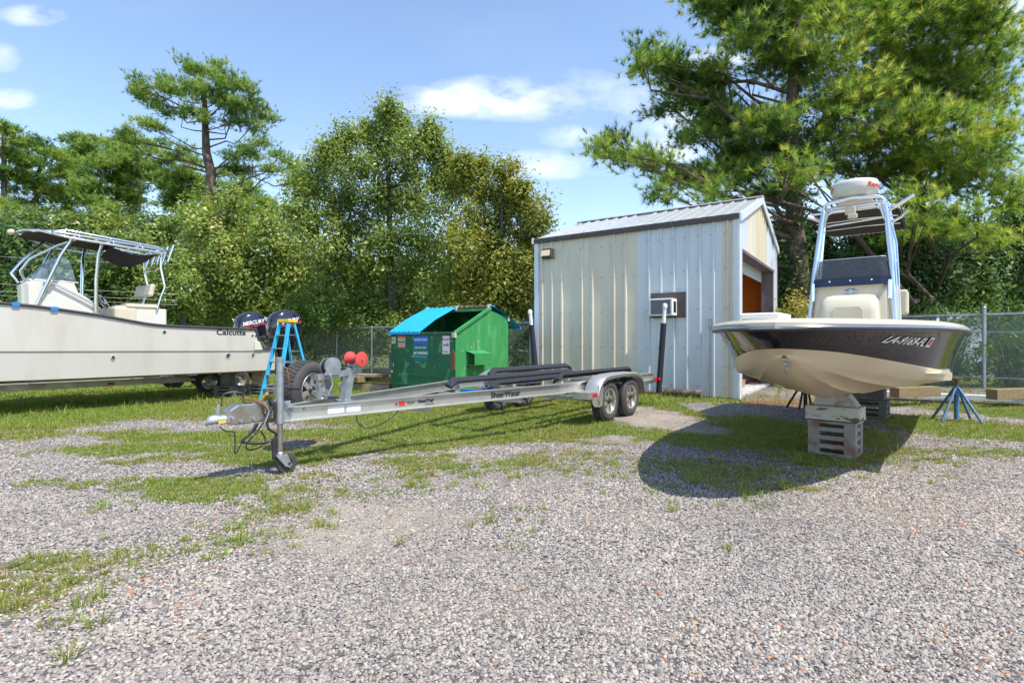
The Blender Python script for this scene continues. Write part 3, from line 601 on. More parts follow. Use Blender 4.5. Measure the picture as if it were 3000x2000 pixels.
# --- tall lone pine ---
C_ = [(1060,170,55),(1150,200,75),(1250,220,75),(1330,270,75),(970,270,65),(1050,300,75),(930,300,50),(800,260,42),(780,320,38),(830,340,45),(900,390,35),(1180,330,80),(1280,350,85),(1380,330,65),(1430,370,55),(960,450,45),(1050,430,55),(1150,470,45),(1280,440,75),(1380,450,75),(1480,440,65),(1530,490,45),(1480,530,45),(1350,500,55),(840,540,55),(910,530,38),(710,560,28),(750,590,38),(1400,650,55),(1450,690,55),(1340,700,45),(1480,620,45),(1590,720,55),(1660,740,45),(1560,790,42),(1330,780,45),(1420,780,45),(1730,830,45)]
ZC = 36
trC = [W(1215/1.96,1045,ZC)]+[W(a/1.96,100+b/1.96,ZC) for a, b in ((1200,950),(1212,800),(1185,680),(1180,560),(1175,400),(1150,250))]; trC[0].z = 0
pine('pine_tree', 'tallest pine on the left, flat topped crown with bare limbs standing above all others', crop_blobs(C_, 0, 100, 1.96, ZC, 1.2), trC, .42, .12, 5200, pinefar_m, .32, .032, 12, 0, tb=.66, per=2.0, sigma=.26)
# --- row of far pines on the left ---
FP = [('slim pine at the left edge of the trees with a rounded crown', 25, [(20,540,40),(100,620,85),(40,700,90),(150,690,60),(60,800,110),(110,860,80)]),
      ('round crowned pine second from the left edge', 180, [(290,650,90),(230,680,70),(250,780,120),(330,720,80),(180,850,100),(280,900,100)]),
      ('pine with the highest dark crown of the row, left of the tallest pine', 375, [(430,590,55),(520,600,65),(480,650,100),(400,720,110),(560,680,90),(620,650,50),(380,880,110)]),
      ('pine with a forked trunk in the middle of the left row', 535, [(560,790,110),(620,740,100),(500,880,110),(640,880,90),(560,960,80)]),
      ('pine with a straight reddish trunk left of the tallest pine', 655, [(700,650,80),(740,720,100),(690,820,100),(650,1060,70),(720,620,45)]),
      ('spreading pine right under the long bare limb of the tallest pine', 750, [(880,640,80),(820,740,110),(900,820,120),(780,900,90),(960,700,60)]),
      ('pine with a dense crown directly below the tallest pine', 1050, [(1060,700,70),(1100,780,110),(1000,860,120),(1150,880,100),(1060,960,90)]),
      ('sloping pine at the right end of the left row', 1400, [(1330,850,100),(1440,860,80),(1400,950,120),(1500,980,110),(1570,1060,80),(1300,960,100),(1620,1120,60),(1450,1100,110)])]
for i, (lb, tx, bl) in enumerate(FP):
    bl = [(a, b_, r*.84) for a, b_, r in bl]+[(tx-50, 965, 62), (tx+45, 1035, 62), (tx-20, 1100, 66)]
    z = 41+(i % 3)*2.5
    base = W(tx/1.96, 1030, z); base.z = 0; topb = min(bl, key=lambda q: q[1]); 
    tr = [base, W(tx/1.96+random.uniform(-3, 3), 700, z), W((tx*.6+topb[0]*.4)/1.96, 100+(topb[1]+140)/1.96, z), W(topb[0]/1.96, 100+topb[1]/1.96, z)]
    pine('pine_tree', lb, crop_blobs(bl, 0, 100, 1.96, z, 1.5), tr, .26, .10, 2500, pinefar_m, .38, .045, 11, 0, PINES, tb=.62+.12*(i % 2), per=1.1, sigma=.34)
# --- broadleaf trees ---
def broad(name, label, cat, blobs, base, r0, nleaf, size, mat, group=None, tb=.5, spikes=0, sigma=.2, per=7, stems=1, top=None):
    base = Vector(base); base.z = 0; t = thing(name, label, cat, base, 0, group)
    bl = [(b[0]-base.x, b[1]-base.y, b[2], b[3]) for b in blobs]
    zs = sorted(b[2] for b in bl); tops = []
    mb = MB(); lines = []
    for s in range(stems):
        big = sorted(bl, key=lambda b: -b[2])[min(s*2, len(bl)-1)]
        a = random.uniform(0, 6.28); st = Vector((math.cos(a)*.3*s, math.sin(a)*.3*s, 0))
        pts = [st, st.lerp(Vector(big[:3]), .3)+Vector((0, 0, .3)), st.lerp(Vector(big[:3]), .65), Vector(big[:3])]
        mb.tube(pts, [r0, r0*.75, r0*.5, r0*.18], 8); lines.append(pts)
    mb.build('trunk', M['barkgrey'], t, smooth=True)
    mb = MB(); limbs(mb, lines[0], bl, r0*.4, ntw=5); mb.build('limbs', M['barkgrey'], t, smooth=True)
    broadleaf_crown('crown', bl, mat, t, nleaf, size, sigma, per, tb, .24, spikes)
    return t
D_ = [(700,190,32),(705,155,20),(690,250,52),(780,270,45),(962,300,26),(975,370,50),(590,310,50),(450,340,38),(350,430,50),(640,410,125),(840,420,130),(1080,560,95),(1120,660,110),(190,620,75),(1010,470,105),(290,540,90),(490,560,150),(750,600,170),(950,650,150),(200,700,100),(400,750,150),(650,800,170),(900,850,170),(160,850,110),(280,960,150),(470,1000,160),(700,1050,170),(950,1050,170),(550,1250,160),(820,1250,150),(350,1180,150),(1000,1280,130),(450,1420,150),(700,1430,150),(950,1420,140),(250,1380,130),(600,1520,140),(850,1520,140)]
broad('leafy_tree', 'large olive green leafy tree with a pointed twiggy top behind the dumpster', 'tree', crop_blobs(D_, 800, 250, 2.091, 22, 1.3), W(1160, 1100, 22), .12, 88000, .15, oak_m, tb=.5, spikes=420, sigma=.24, per=5, stems=3)
E_ = [(1160,520,60),(1280,520,50),(1400,560,75),(1250,650,110),(1400,720,120),(1530,670,60),(1560,800,100),(1650,850,55),(1200,850,130),(1380,900,140),(1550,960,80),(1150,1050,130),(1350,1100,140),(1500,1120,110),(1200,1250,130),(1380,1280,130),(1520,1280,90),(1560,1120,70),(1600,1000,60),(1200,1420,130),(1400,1430,130),(1520,1400,80),(1300,1520,120)]
broad('leafy_tree', 'yellowish green leafy tree right beside the left end of the shed', 'tree', crop_blobs(E_, 800, 250, 2.091, 20, 1.0), W(1450, 1100, 20.5), .15, 46000, .15, yel_m, tb=.5, spikes=160, sigma=.2, per=7, stems=3)
F_ = [(1250,1010,110),(1350,980,90),(1150,1100,110),(1250,1180,160),(1400,1130,140),(1550,1130,110),(1500,1280,160),(1330,1320,160),(1150,1300,130),(1600,1420,160),(1430,1450,160),(1250,1470,150),(1700,1250,120),(1750,1400,120),(1200,1560,120),(1400,1580,130),(1600,1570,130),(1750,1540,110)]
broad('leafy_tree', 'rounded olive tree standing behind the outboard motors of the left boat', 'tree', crop_blobs(F_, 0, 100, 1.96, 27, 1.4), W(720, 1060, 27), .2, 56000, .19, oak_m, tb=.58, spikes=30, sigma=.24, per=5, stems=3)
G1 = [(40,1200,120),(150,1260,110),(60,1350,130),(200,1380,110),(60,1480,130),(220,1500,110)]
G2 = [(420,1300,110),(520,1380,130),(400,1430,120),(620,1300,80),(650,1420,120),(520,1510,120)]
G3 = [(760,1250,90),(850,1330,120),(760,1420,130),(930,1420,120),(1020,1330,90),(880,1520,120),(1050,1490,110)]
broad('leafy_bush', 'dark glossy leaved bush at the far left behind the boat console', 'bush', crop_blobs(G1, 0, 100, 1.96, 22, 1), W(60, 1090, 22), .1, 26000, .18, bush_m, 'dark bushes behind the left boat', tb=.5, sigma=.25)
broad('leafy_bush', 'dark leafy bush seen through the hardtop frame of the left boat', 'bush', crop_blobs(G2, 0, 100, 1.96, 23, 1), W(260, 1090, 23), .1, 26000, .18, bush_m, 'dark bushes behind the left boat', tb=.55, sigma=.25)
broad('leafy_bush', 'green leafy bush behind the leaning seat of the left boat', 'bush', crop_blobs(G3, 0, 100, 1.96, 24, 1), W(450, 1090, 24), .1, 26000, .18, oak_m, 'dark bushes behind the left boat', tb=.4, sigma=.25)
MS = [('dark green midstorey tree under the far left pines', 60, [(0,1100,90),(120,1130,90),(60,1180,100),(220,1150,90)]), ('dark green midstorey tree behind the hardtop of the left boat', 420, [(330,1140,90),(450,1160,100),(560,1130,90),(420,1220,100),(620,1180,90)]), ('dark green midstorey tree left of the tallest pine trunk', 880, [(760,1150,90),(880,1160,100),(980,1100,90),(900,1250,110),(1060,1110,90),(1080,1230,100)])]
for lb, tx, bl in MS:
    broad('midstorey_tree', lb, 'tree', crop_blobs(bl, 0, 100, 1.96, 32, 1.5), W(tx/1.96, 1045, 32), .14, 9000, .24, oak_m, 'midstorey trees under the left pines', tb=.35, sigma=.30, per=1.6)
# dark understory under the right pines
H1 = [(1060,1300,120),(1100,1450,130),(1010,1420,90),(1180,1250,110),(1250,1400,130),(1080,1180,90)]
H2 = [(1480,1350,150),(1650,1300,150),(1600,1450,140),(1780,1400,150),(1500,1200,120),(1450,1480,120),(1680,1180,110)]
H3 = [(1950,1320,160),(2100,1300,150),(2230,1250,130),(2000,1450,150),(2180,1430,150),(2280,1380,120),(1850,1220,120),(2250,1120,110)]
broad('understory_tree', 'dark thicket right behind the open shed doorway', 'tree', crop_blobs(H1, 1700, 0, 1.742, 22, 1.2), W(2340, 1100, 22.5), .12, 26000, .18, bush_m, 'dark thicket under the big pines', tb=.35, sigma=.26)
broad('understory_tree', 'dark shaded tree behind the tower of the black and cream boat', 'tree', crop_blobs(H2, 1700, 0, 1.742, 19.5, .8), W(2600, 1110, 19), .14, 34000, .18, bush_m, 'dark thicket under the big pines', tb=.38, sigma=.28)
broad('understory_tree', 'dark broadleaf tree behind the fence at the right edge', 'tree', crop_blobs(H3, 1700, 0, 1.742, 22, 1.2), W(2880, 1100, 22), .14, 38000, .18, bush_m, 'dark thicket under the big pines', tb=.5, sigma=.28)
def shrub(label, blobs, base, n, size, mat, tb=.5, sigma=.14, group=None):
    base = Vector(base); base.z = 0; t = thing('shrub', label, 'shrub', base, 0, group)
    bl = [(b[0]-base.x, b[1]-base.y, b[2], b[3]) for b in blobs]
    mb = MB()
    for b in bl:
        for _ in range(3): mb.tube([(random.uniform(-.1, .1), random.uniform(-.1, .1), 0), (b[0]*.5, b[1]*.5, b[2]*.45), (b[0]+random.uniform(-1, 1)*b[3]*.5, b[1]+random.uniform(-1, 1)*b[3]*.5, b[2]+b[3]*.4)], [.02, .014, .005], 5, cap=False)
    mb.build('stems', M['barkgrey'], t, smooth=True)
    broadleaf_crown('foliage', bl, mat, t, n, size, sigma, 26, tb, .25)
    return t
def gb(lst, z, dz=.3): return [(lambda w, r: (w.x, w.y, max(w.z, .15), r*z/FPX))(W(a, b, z+random.uniform(-dz, dz)), r) for a, b, r in lst]
shrub('yellow green vine shrub poking above the bow of the black and cream boat', gb([(2290,925,22),(2320,905,28),(2350,900,30),(2370,930,30),(2310,960,40)], 15), W(2330, 1100, 15), 1500, .11, yel_m, .75)
shrub('bright green vine shrub climbing the fence left of the tall galvanised post', gb([(2740,920,22),(2700,960,30),(2760,950,35),(2780,1010,45),(2820,1060,50),(2770,1090,45),(2800,970,40),(2850,930,30),(2720,1100,30)], 15.6), W(2790, 1130, 15.8), 5200, .10, vine_m, .5)
shrub('bright green vine shrub climbing the fence right of the tall galvanised post', gb([(2910,940,30),(2940,1000,50),(2990,1040,60),(2920,1080,50),(2980,1110,50),(3040,980,60),(3060,1090,60),(2890,1020,30),(3000,930,30)], 14.9), W(2960, 1130, 14.9), 6000, .10, vine_m, .45)
shrub('light green shrub behind the fence between motors and dumpster', gb([(860,905,35),(900,930,40),(930,900,35),(880,960,40),(960,930,40),(840,950,35),(1000,880,35)], 21.5), W(900, 1080, 22), 3600, .12, vine_m, .35, .18)
shrub('scrubby olive shrub behind the fence next to the dumpster', gb([(800,1000,40),(860,1020,45),(930,1030,45),(1000,1030,45),(1060,1000,45),(1100,1040,40),(960,990,40)], 24), W(950, 1090, 24), 5000, .13, oak_m, .4, .2)
shrub('low scrub showing between dumpster and shed', gb([(1500,1000,30),(1530,1040,30),(1500,1070,35),(1545,1080,28),(1510,960,25)], 17.5), W(1520, 1110, 17.8), 2600, .10, oak_m, .5, .14)
# far wooded mass closing the view between the trees
n = 60000; xx = RNG.uniform(-75, 75, n); yy_ = 56+RNG.uniform(-4, 8, n); hmax = 7.5+5*fbm(xx, xx*0, .09)+(xx > 5)*(-2.0); zz = RNG.random(n)**.8*hmax
V, F = leaf_mesh(np.stack([xx, yy_, zz], 1), .95, asp=.75)
tag(np_mesh('treeline', V, F, bush_m, tint=np.repeat(np.clip(.45+RNG.normal(size=n)*.2, 0, 1), 4)), 'far dark wooded edge behind all the trees', 'treeline', kind='stuff')
# ---------------- shed ----------------
shed = thing('shed', 'pale blue and beige ribbed metal shed with open orange doorway and wall air conditioner', 'shed', (5.07, 11.93, 0), R(-34.5))
SL, SW, EH, RH = 5.36, 5.3, 4.13, 5.06
def rib_profile(u0, u1, off=0.0, pitch=.3048, d=.042):
    """(u, depth) polyline with trapezoid ribs and small stiffeners"""
    pts = [(u0, 0)]
    k0 = math.ceil((u0-off+.045)/pitch); u = off+k0*pitch
    while u < u1-.045:
        pts += [(u-.040, 0), (u-.017, d), (u+.017, d), (u+.040, 0)]
        for q in (.115, .19):
            if u+q < u1-.03: pts += [(u+q-.012, 0), (u+q-.005, .005), (u+q+.005, .005), (u+q+.012, 0)]
        u += pitch
    pts.append((u1, 0)); return pts
def ribbed(mb, prof, P, bot, top):
    """P(u, depth, z) -> local point"""
    lo = [P(u, d, bot(u)) for u, d in prof]; hi = [P(u, d, top(u)) for u, d in prof]
    mb.loft([lo, hi])
def panel(name, prof, P, bot, top, mat, parent, label=None):
    mb = MB(); ribbed(mb, prof, P, bot, top); o = mb.build(name, mat, parent)
    if label: o['label'] = label
    return o
Pl = lambda u, d, z: (-u, -d, z)
bounds = [.10, .36, 1.27, 2.35, 3.26, 4.17, 5.24]
mats_ = ['shedbeige', 'shedblue', 'shedblue', 'shedbeige', 'shedbeige', 'shedbeige']
for i in range(6):
    panel('wall_panel', rib_profile(bounds[i], bounds[i+1], .22+.004*i), Pl, lambda u: .03, lambda u: EH-.02, M[mats_[i]], shed, ['narrow beige panel at the corner', None, None, 'beige panel', 'beige panel', 'beige panel'][i] if mats_[i] == 'shedbeige' else 'pale blue panel')
# screws
mb = MB()
for i in range(17):
    u = .22+.3048*i
    if u > 5.2: break
    for z in (.25, 1.15, 2.05, 2.95, 3.75):
        mb.cyl((-(u+.075), -.0, z), (-(u+.075), -.012, z), .011, n=6)
        if (i % 2) == 0: mb.cyl((-u, -.034, z+.02), (-u, -.044, z+.02), .010, n=6)
s_ = mb.build('screws', M['rust'], shed); s_['kind'] = 'stuff'
# corner trims
mb = MB(); mb.box((.02, .075-.045, EH/2), (.05, .20, EH)); mb.box((-.045, -.022, EH/2), (.11, .04, EH)); mb.build('corner_trim', M['trim'], shed)
mb = MB(); mb.box((-SL+.06, -.02, EH/2), (.13, .045, EH)); mb.build('corner_trim', M['trim'], shed)
mb = MB(); mb.box((-.0+.018, SW-.03, EH/2), (.05, .12, EH)); mb.build('corner_trim', M['trim'], shed)
# gable wall: y runs away from the corner
Pg = lambda u, d, z: (d, u, z)
rz_ = lambda u: EH+(RH-EH)*(1-abs(u-SW/2)/(SW/2))-.02
HD = 3.34; D0, D1 = .32, 4.68
panel('gable_panel', rib_profile(.12, D0, .05, .15), Pg, lambda u: .03, rz_, M['shedblue'], shed, 'pale blue strip left of the doorway')
gb_ = [(D0, .95, 'shedblue'), (.95, 2.1, 'shedbeige'), (2.1, SW/2, 'shedtan'), (SW/2, 3.65, 'shedtan'), (3.65, D1, 'shedblue')]
for a, b, mt in gb_:
    panel('gable_panel', rib_profile(a, b, .05, .2 if mt == 'shedblue' else .3048, .028), Pg, lambda u: HD, rz_, M[mt], shed, {'shedblue': 'pale blue panel above the doorway', 'shedbeige': 'beige panel above the doorway', 'shedtan': 'tan panel under the ridge'}[mt])
panel('gable_panel', rib_profile(D1, SW-.09, .05, .15), Pg, lambda u: .03, rz_, M['shedblue'], shed, 'pale blue strip right of the doorway')
# back and far walls
mb = MB(); mb.add([(-SL,0,0),(-SL,SW,0),(-SL,SW,EH),(-SL,SW/2,RH),(-SL,0,EH)], [(0,1,2,3,4)]); mb.build('back_wall', M['shedblue'], shed)
mb = MB(); mb.box((-SL/2, SW-.02, EH/2), (SL-.1, .03, EH)); mb.build('far_wall', M['shedblue'], shed)
mb = MB(); mb.box((-SL/2, .03, EH/2), (SL-.2, .02, EH-.1)); mb.build('inner_lining', M['woodgrey'], shed)
# roof panels, ribs run down the slope
nr = 7; pw = (SL+.16)/nr; sl = (RH-EH)/(SW/2)
for side in (0, 1):
    for i in range(nr):
        u0 = -.08+i*pw; u1 = u0+pw
        prof = rib_profile(u0, u1, .02, .3048, .036)
        def Pr(u, d, t, side=side):   # t: distance in plan from ridge
            y = SW/2-t if side == 0 else SW/2+t
            return (-u, y, RH+.03-sl*t+d)
        lo = [Pr(u, d, SW/2+.10) for u, d in prof]; hi = [Pr(u, d, .0) for u, d in prof]
        mb = MB(); mb.loft([lo, hi] if side == 0 else [hi, lo]); mb.loft([[(p[0], p[1], p[2]-.012) for p in (hi if side == 0 else lo)], [(p[0], p[1], p[2]-.012) for p in (lo if side == 0 else hi)]])
        mb.build('roof_panel', M['roof'], shed)
mb = MB(); mb.loft([[(.09, SW/2-.16, RH+.035), (.09, SW/2, RH+.10), (.09, SW/2+.16, RH+.035)], [(-SL-.09, SW/2-.16, RH+.035), (-SL-.09, SW/2, RH+.10), (-SL-.09, SW/2+.16, RH+.035)]]); mb.build('ridge_cap', M['roof'], shed)
mb = MB(); mb.box((-SL/2, -.06, EH-.03), (SL+.14, .07, .12)); mb.build('eave_trim', M['brown'], shed)
for s0, s1 in ((-.10, SW/2), (SW+.10, SW/2)):
    za = EH-.035*1; mb = MB(); y0, y1 = s0, s1
    z0 = RH-sl*abs(SW/2-y0); z1 = RH
    mb.add([(.045,y0,z0-.13),(.045,y1,z1-.13),(.045,y1,z1+.055),(.045,y0,z0+.055),(.085,y0,z0-.13),(.085,y1,z1-.13),(.085,y1,z1+.055),(.085,y0,z0+.055)], [(0,1,2,3),(4,7,6,5),(0,4,5,1),(3,2,6,7),(0,3,7,4),(1,5,6,2)])
    mb.build('rake_trim', M['trim'], shed)
mb = MB(); mb.box((-SL-.02, -.07, EH-.03), (.05, .10, .16)); mb.build('eave_end_cap', M['trim'], shed)
# doorway
df = MB(); df.box((-.13, D0-.0, HD/2), (.30, .03, HD)); df.box((-.13, (D0+D1)/2, HD+.03), (.30, D1-D0+.06, .05)); df.box((.02, (D0+D1)/2, HD+.03), (.06, D1-D0+.06, .07)); df.build('door_frame', M['steelpurple'], shed)
dj = MB(); dj.box((-.14, D1, HD/2), (.30, .03, HD)); dj.box((-.27, D1-.05, HD/2), (.05, .09, HD)); dj.box((.01, D1+.02, HD/2), (.03, .08, HD)); dj.build('door_jamb', M['steelpurple'], shed)
for z in (1.9, 1.82): pass
mb = MB(); mb.cyl((-.14, D1-.02, 1.95), (-.14, D1-.035, 1.95), .03, n=8); mb.cyl((-.08, D1-.02, 1.95), (-.08, D1-.035, 1.95), .03, n=8); mb.build('jamb_bolts', M['white'], shed)
# rolled door: curtain slats and drum
rd = MB()
for k in range(5): rd.box((-.30, (D0+D1)/2, 3.08+k*.055), (.025 if k % 2 else .035, D1-D0-.1, .05))
rd_ = rd.build('roller_door', M['trim'], shed)
mb = MB(); mb.cyl((-.42, D0+.02, 3.42), (-.42, D1-.02, 3.42), .17, n=16); dr_ = mb.build('door_drum', M['trim'], rd_)
mb = MB(); mb.cyl((-.26, 1.2, 0.9), (-.26, 1.2, 3.1), .006, n=5); mb.build('pull_cord', M['white'], rd_)
# inner orange plywood on the far wall, sheet by sheet
for k in range(4):
    for lvl in range(2):
        mb = MB(); mb.box((-.55-k*1.22-.0, SW-.06, .62+1.25+(lvl-.5)*2.44*.95), (1.21, .015, 2.30)); mb.build('plywood_sheet', M['orange'], shed)
mb = MB(); mb.box((-SL+.05, SW/2, 2.0), (.02, SW-.2, 4.0)); mb.build('inner_back_lining', M['orange'], shed)
mb = MB(); mb.box((-SL/2, SW/2, .03), (SL-.1, SW-.1, .06)); mb.build('slab', M['concrete'], shed)
for i, x_ in enumerate((-1.2, -2.6, -4.0)):
    mb = MB(); mb.bar((x_, .1, EH-.12), (x_, SW/2, RH-.12), .05, .12); mb.bar((x_, SW/2, RH-.12), (x_, SW-.1, EH-.12), .05, .12); mb.build('rafter', M['woodgrey'], shed)
# air conditioner on a dark board
acx = -1.62; acz = 2.15
b = MB(); b.box((acx+.05, -.05, acz+.02), (.84, .02, .60)); bd = b.build('backing_board', M['brown'], shed)
b = MB(); b.box((acx-.02, -.22, acz-.04), (.56, .34, .40)); ac = b.build('air_conditioner', M['white'], shed, bevel=.012)
b = MB()
for k in range(14): b.box((acx-.02, -.397, acz-.20+k*.0245), (.46, .008, .012))
b.box((acx-.02, -.392, acz-.04), (.48, .004, .34)); b.build('coil_grille', material('ac_coil', (.14,.14,.145), .6, .1, (.19,.19,.20), 40), ac)
b = MB()
for k in range(6): b.box((acx+.265, -.30+k*.03, acz-.04), (.008, .012, .26))
b.build('side_louvres', M['dark'], ac)
# flood light
fx = -4.90; fz = 3.72
b = MB(); b.box((fx, -.10, fz), (.30, .14, .24)); b.box((fx, -.06, fz-.13), (.34, .18, .03)); fl = b.build('flood_light', M['brown'], shed, bevel=.01)
b = MB(); b.box((fx-.02, -.18, fz+.0), (.27, .03, .19), M=Matrix.Rotation(R(-18), 4, 'X')); b.build('lens', M['stickertan'], fl, bevel=.005)
# conduit
b = MB(); b.tube([(-.60, -.055, .05), (-.60, -.055, 1.15), (-.60, -.055, 1.62)], .016, 8); b.box((-.60, -.06, 1.72), (.07, .06, .20)); b.build('conduit', M['galv'], shed, smooth=True)
shM = Matrix.Translation((5.07, 11.93, 0)) @ Matrix.Rotation(R(-34.5), 4, 'Z')
def SP(x, y, z): return shM @ Vector((x, y, z))
# things inside the doorway
t = thing('cabinet', 'white cabinet standing on a low wooden pallet inside the shed doorway', 'cabinet', SP(-1.05, 2.55, .26), R(-34.5))
b = MB(); b.box((0, 0, .52), (.62, .55, 1.04)); b.build('body', M['white'], t, bevel=.012); b = MB(); b.box((.325, 0, .52), (.02, .52, .98)); b.build('door', M['white'], t, bevel=.006)
t = thing('pallet', 'low reddish wooden pallet under the white cabinet in the shed', 'pallet', SP(-.95, 2.45, .06), R(-34.5))
for k in range(5): b = MB(); b.box((0, -.4+k*.2, .185), (1.1, .14, .03)); b.build('board', M['orange'], t)
for k in range(3): b = MB(); b.box((-.5+k*.5, 0, .085), (.07, .94, .17)); b.build('runner', M['wood'], t)
t = thing('trash_bin', 'black plastic bin inside the shed doorway next to the jamb', 'bin', SP(-.75, 4.05, .06), 0)
b = MB(); b.lathe([(.0,0),(.23,0),(.29,.78),(.30,.80),(.0,.80)], n=20); b.build('body', M['black'], t, smooth=True); b = MB(); b.lathe([(.32,.80),(.32,.84),(.1,.90),(0,.90)], n=20); b.build('lid', M['black'], t, smooth=True)
t = thing('tool_shelf', 'dark cluttered shelf left inside the shed doorway', 'shelf', SP(-1.5, 1.2, .06), R(-34.5))
for k in range(4): b = MB(); b.box((0, 0, .2+k*.45), (.5, 1.0, .03)); b.build('board', M['brown'], t)
for sx in (-.23, .23):
    for sy in (-.48, .48): b = MB(); b.box((sx, sy, .8), (.04, .04, 1.6)); b.build('leg', M['brown'], t)
# ---------------- dumpster ----------------
dp = thing('dumpster', 'green front loading dumpster with two blue lids, the right one flipped open', 'dumpster', (-1.305, 12.2, 0), R(-34.5))
DW, DD = 2.09, 2.14; FH, PH, PY, BH = 1.50, 2.10, 1.30, 1.93
th = .02
def slab(p, q, r, s, n, t=th): return MB().prism([p, q, r, s], None, Vector(n)*t)
b = slab((-DW,0,.12),(0,0,.12),(0,0,FH),(-DW,0,FH),(0,1,0)); b.box((-DW/2, -.012, .36), (DW, .02, .24)); b.box((-DW/2, -.022, .49), (DW+.01, .02, .025)); b.box((-DW/2, -.022, .245), (DW+.01, .02, .02)); b.build('front_wall', M['green'], dp)
side = [(0,0,.12),(0,DD,.12),(0,DD,BH),(0,PY,PH),(0,0,FH)]
b = MB().prism(side, None, (-th,0,0)); b.build('side_wall', M['greenlit'], dp)
b = MB().prism([(-DW, y, z) for _, y, z in side][::-1], None, (th,0,0)); b.build('side_wall', M['green'], dp)
b = slab((-DW,DD,.12),(-DW,DD,BH),(0,DD,BH),(0,DD,.12),(0,-1,0)); b.build('back_wall', M['green'], dp)
b = MB().prism([(-DW,PY,PH),(0,PY,PH),(0,DD,BH),(-DW,DD,BH)], None, (0,0,-.02)); b.build('rear_top', M['green'], dp)
b = MB(); b.box((-DW/2, DD/2, .14), (DW, DD, .03)); b.build('bottom', M['green'], dp)
for x_ in (-.25, -DW+.25):
    b = MB(); b.box((x_, DD/2, .06), (.12, DD-.1, .12)); b.build('skid', M['green'], dp)
b = MB(); b.bar((.01, -.02, FH-.0), (.01, PY, PH+.02), .07, .06); b.build('rim_flange', M['greenlit'], dp); b = MB(); b.bar((-DW, -.02, FH), (-DW, PY, PH+.02), .07, .06); b.build('rim_flange', M['green'], dp)
b = MB(); b.box((-DW/2, -.02, FH), (DW+.05, .06, .05)); b.build('front_rim', M['green'], dp)
b = MB(); b.box((-DW/2, PY, PH+.0), (DW, .08, .07)); b.build('top_rim', M['greenlit'], dp)
b = MB(); b.cyl((-DW-.02, PY, PH+.07), (.03, PY, PH+.07), .022, n=8); b.build('hinge_rod', M['rust'], dp)
for x_ in (.0, -DW/2, -DW): b = MB(); b.box((x_, PY, PH+.06), (.05, .12, .13)); b.build('hinge_bracket', M['concrete'], dp)
b = MB(); b.box((.0, -.03, FH-.05), (.09, .07, .12)); b.build('corner_cap', M['concrete'], dp); b = MB(); b.box((.01, DD-.02, BH-.03), (.05, .07, .13)); b.build('corner_cap', M['concrete'], dp)
# fork pocket (hollow channel) on the side
for sx in (1, -1):
    x0 = 0 if sx > 0 else -DW; b = MB(); y0, y1, z0, z1, w_ = .40, 1.08, .74, 1.03, .26*sx
    b.prism([(x0,y0,z1+.05),(x0+w_,y0,z1-.02),(x0+w_,y1,z1-.02),(x0,y1,z1+.05)], None, (0,0,-.012))
    b.prism([(x0+w_,y0,z1-.02),(x0+w_,y0,z0+.0),(x0+w_,y1,z0),(x0+w_,y1,z1-.02)], None, (-.012*sx,0,0))
    b.prism([(x0,y0,z0-.0),(x0+w_,y0,z0),(x0+w_,y1,z0),(x0,y1,z0)], None, (0,0,.012)); b.build('fork_pocket', M['greenlit'], dp)
b = MB(); b.box((-.03, -.035, .86), (.10, .03, .42)); b.build('bumper_pad', M['rust'], dp)
# lids: corrugated plates
def lid(name, x0, x1, path, open_=False):
    n = 27; prof = []
    for i in range(n):
        u = x0+(x1-x0)*i/(n-1); d = .022 if (i % 4) in (1, 2) and 0 < i < n-1 else 0; prof.append((u, d))
    secs = [[(u, y, z+d) for u, d in prof] for y, z in path]
    b = MB(); b.loft(secs); b.loft([[(u, y, z-.012+d) for u, y, z, d in [(u, y, z, d) for u, d in prof]] for y, z in path][::-1])
    b.box(((x0+x1)/2, path[0][0], path[0][1]-.015), (abs(x1-x0)+.01, .03, .06)); 
    o = b.build(name, M['lid'], dp); return o
lp = [(-.07, FH+.02), (.12, FH+.13), (.5, FH+.35), (.9, FH+.52), (PY, PH+.09)]
lid('lid', -DW-.05, -DW/2-.02, lp)
lo_ = lid('lid', -DW/2+.02, .06, [(2.62, PH-.42), (2.2, PH-.19), (1.8, PH-.02), (1.5, PH+.07), (PY, PH+.09)]); lo_['label'] = 'open lid folded over the back'
# stickers
def sticker(name, x, z, w, h, mat, par=dp, dy=-.003): b = MB(); b.box((x, dy, z), (w, .002, h)); return b.build(name, mat, par)
s1 = sticker('sticker', -DW+.08, 1.33, .14, .17, M['stickertan']); text('DJV', .055, (-DW+.08, -.005, 1.335), (1,0,0), (0,0,1), M['letterk'], s1, shear=.2)
s2 = sticker('sticker', -DW+.36, 1.29, .25, .30, M['stickertan'])
b = MB(); b.box((-DW+.36, -.0055, 1.42), (.25, .002, .045)); b.box((-DW+.36, -.0055, 1.157), (.25, .002, .035)); b.build('red_band', M['stickerr'], s2)
b = MB(); b.box((-DW+.36, -.0055, 1.29), (.23, .002, .03)); b.build('dark_band', M['brown'], s2)
for k in range(2): text('M A M E', .045, (-DW+.36, -.007, 1.36-k*.13), (1,0,0), (0,0,1), M['brown'], s2)
s3 = sticker('sticker', -DW+1.01, 1.14, .50, .62, M['sticker'])
b = MB(); b.box((-DW+1.01, -.0055, 1.33), (.46, .002, .22)); s3b = b.build('logo_panel', M['stickerblue'], s3, bevel=0)
text('WASTE WAY', .088, (-DW+1.01, -.007, 1.34), (1,0,0), (0,0,1), M['letterw'], s3b, bold=.002, sx=.86)
text('228-269-1650', .066, (-DW+.99, -.006, 1.15), (1,0,0), (0,0,1), M['letterw'], s3, bold=.001, shear=.2)
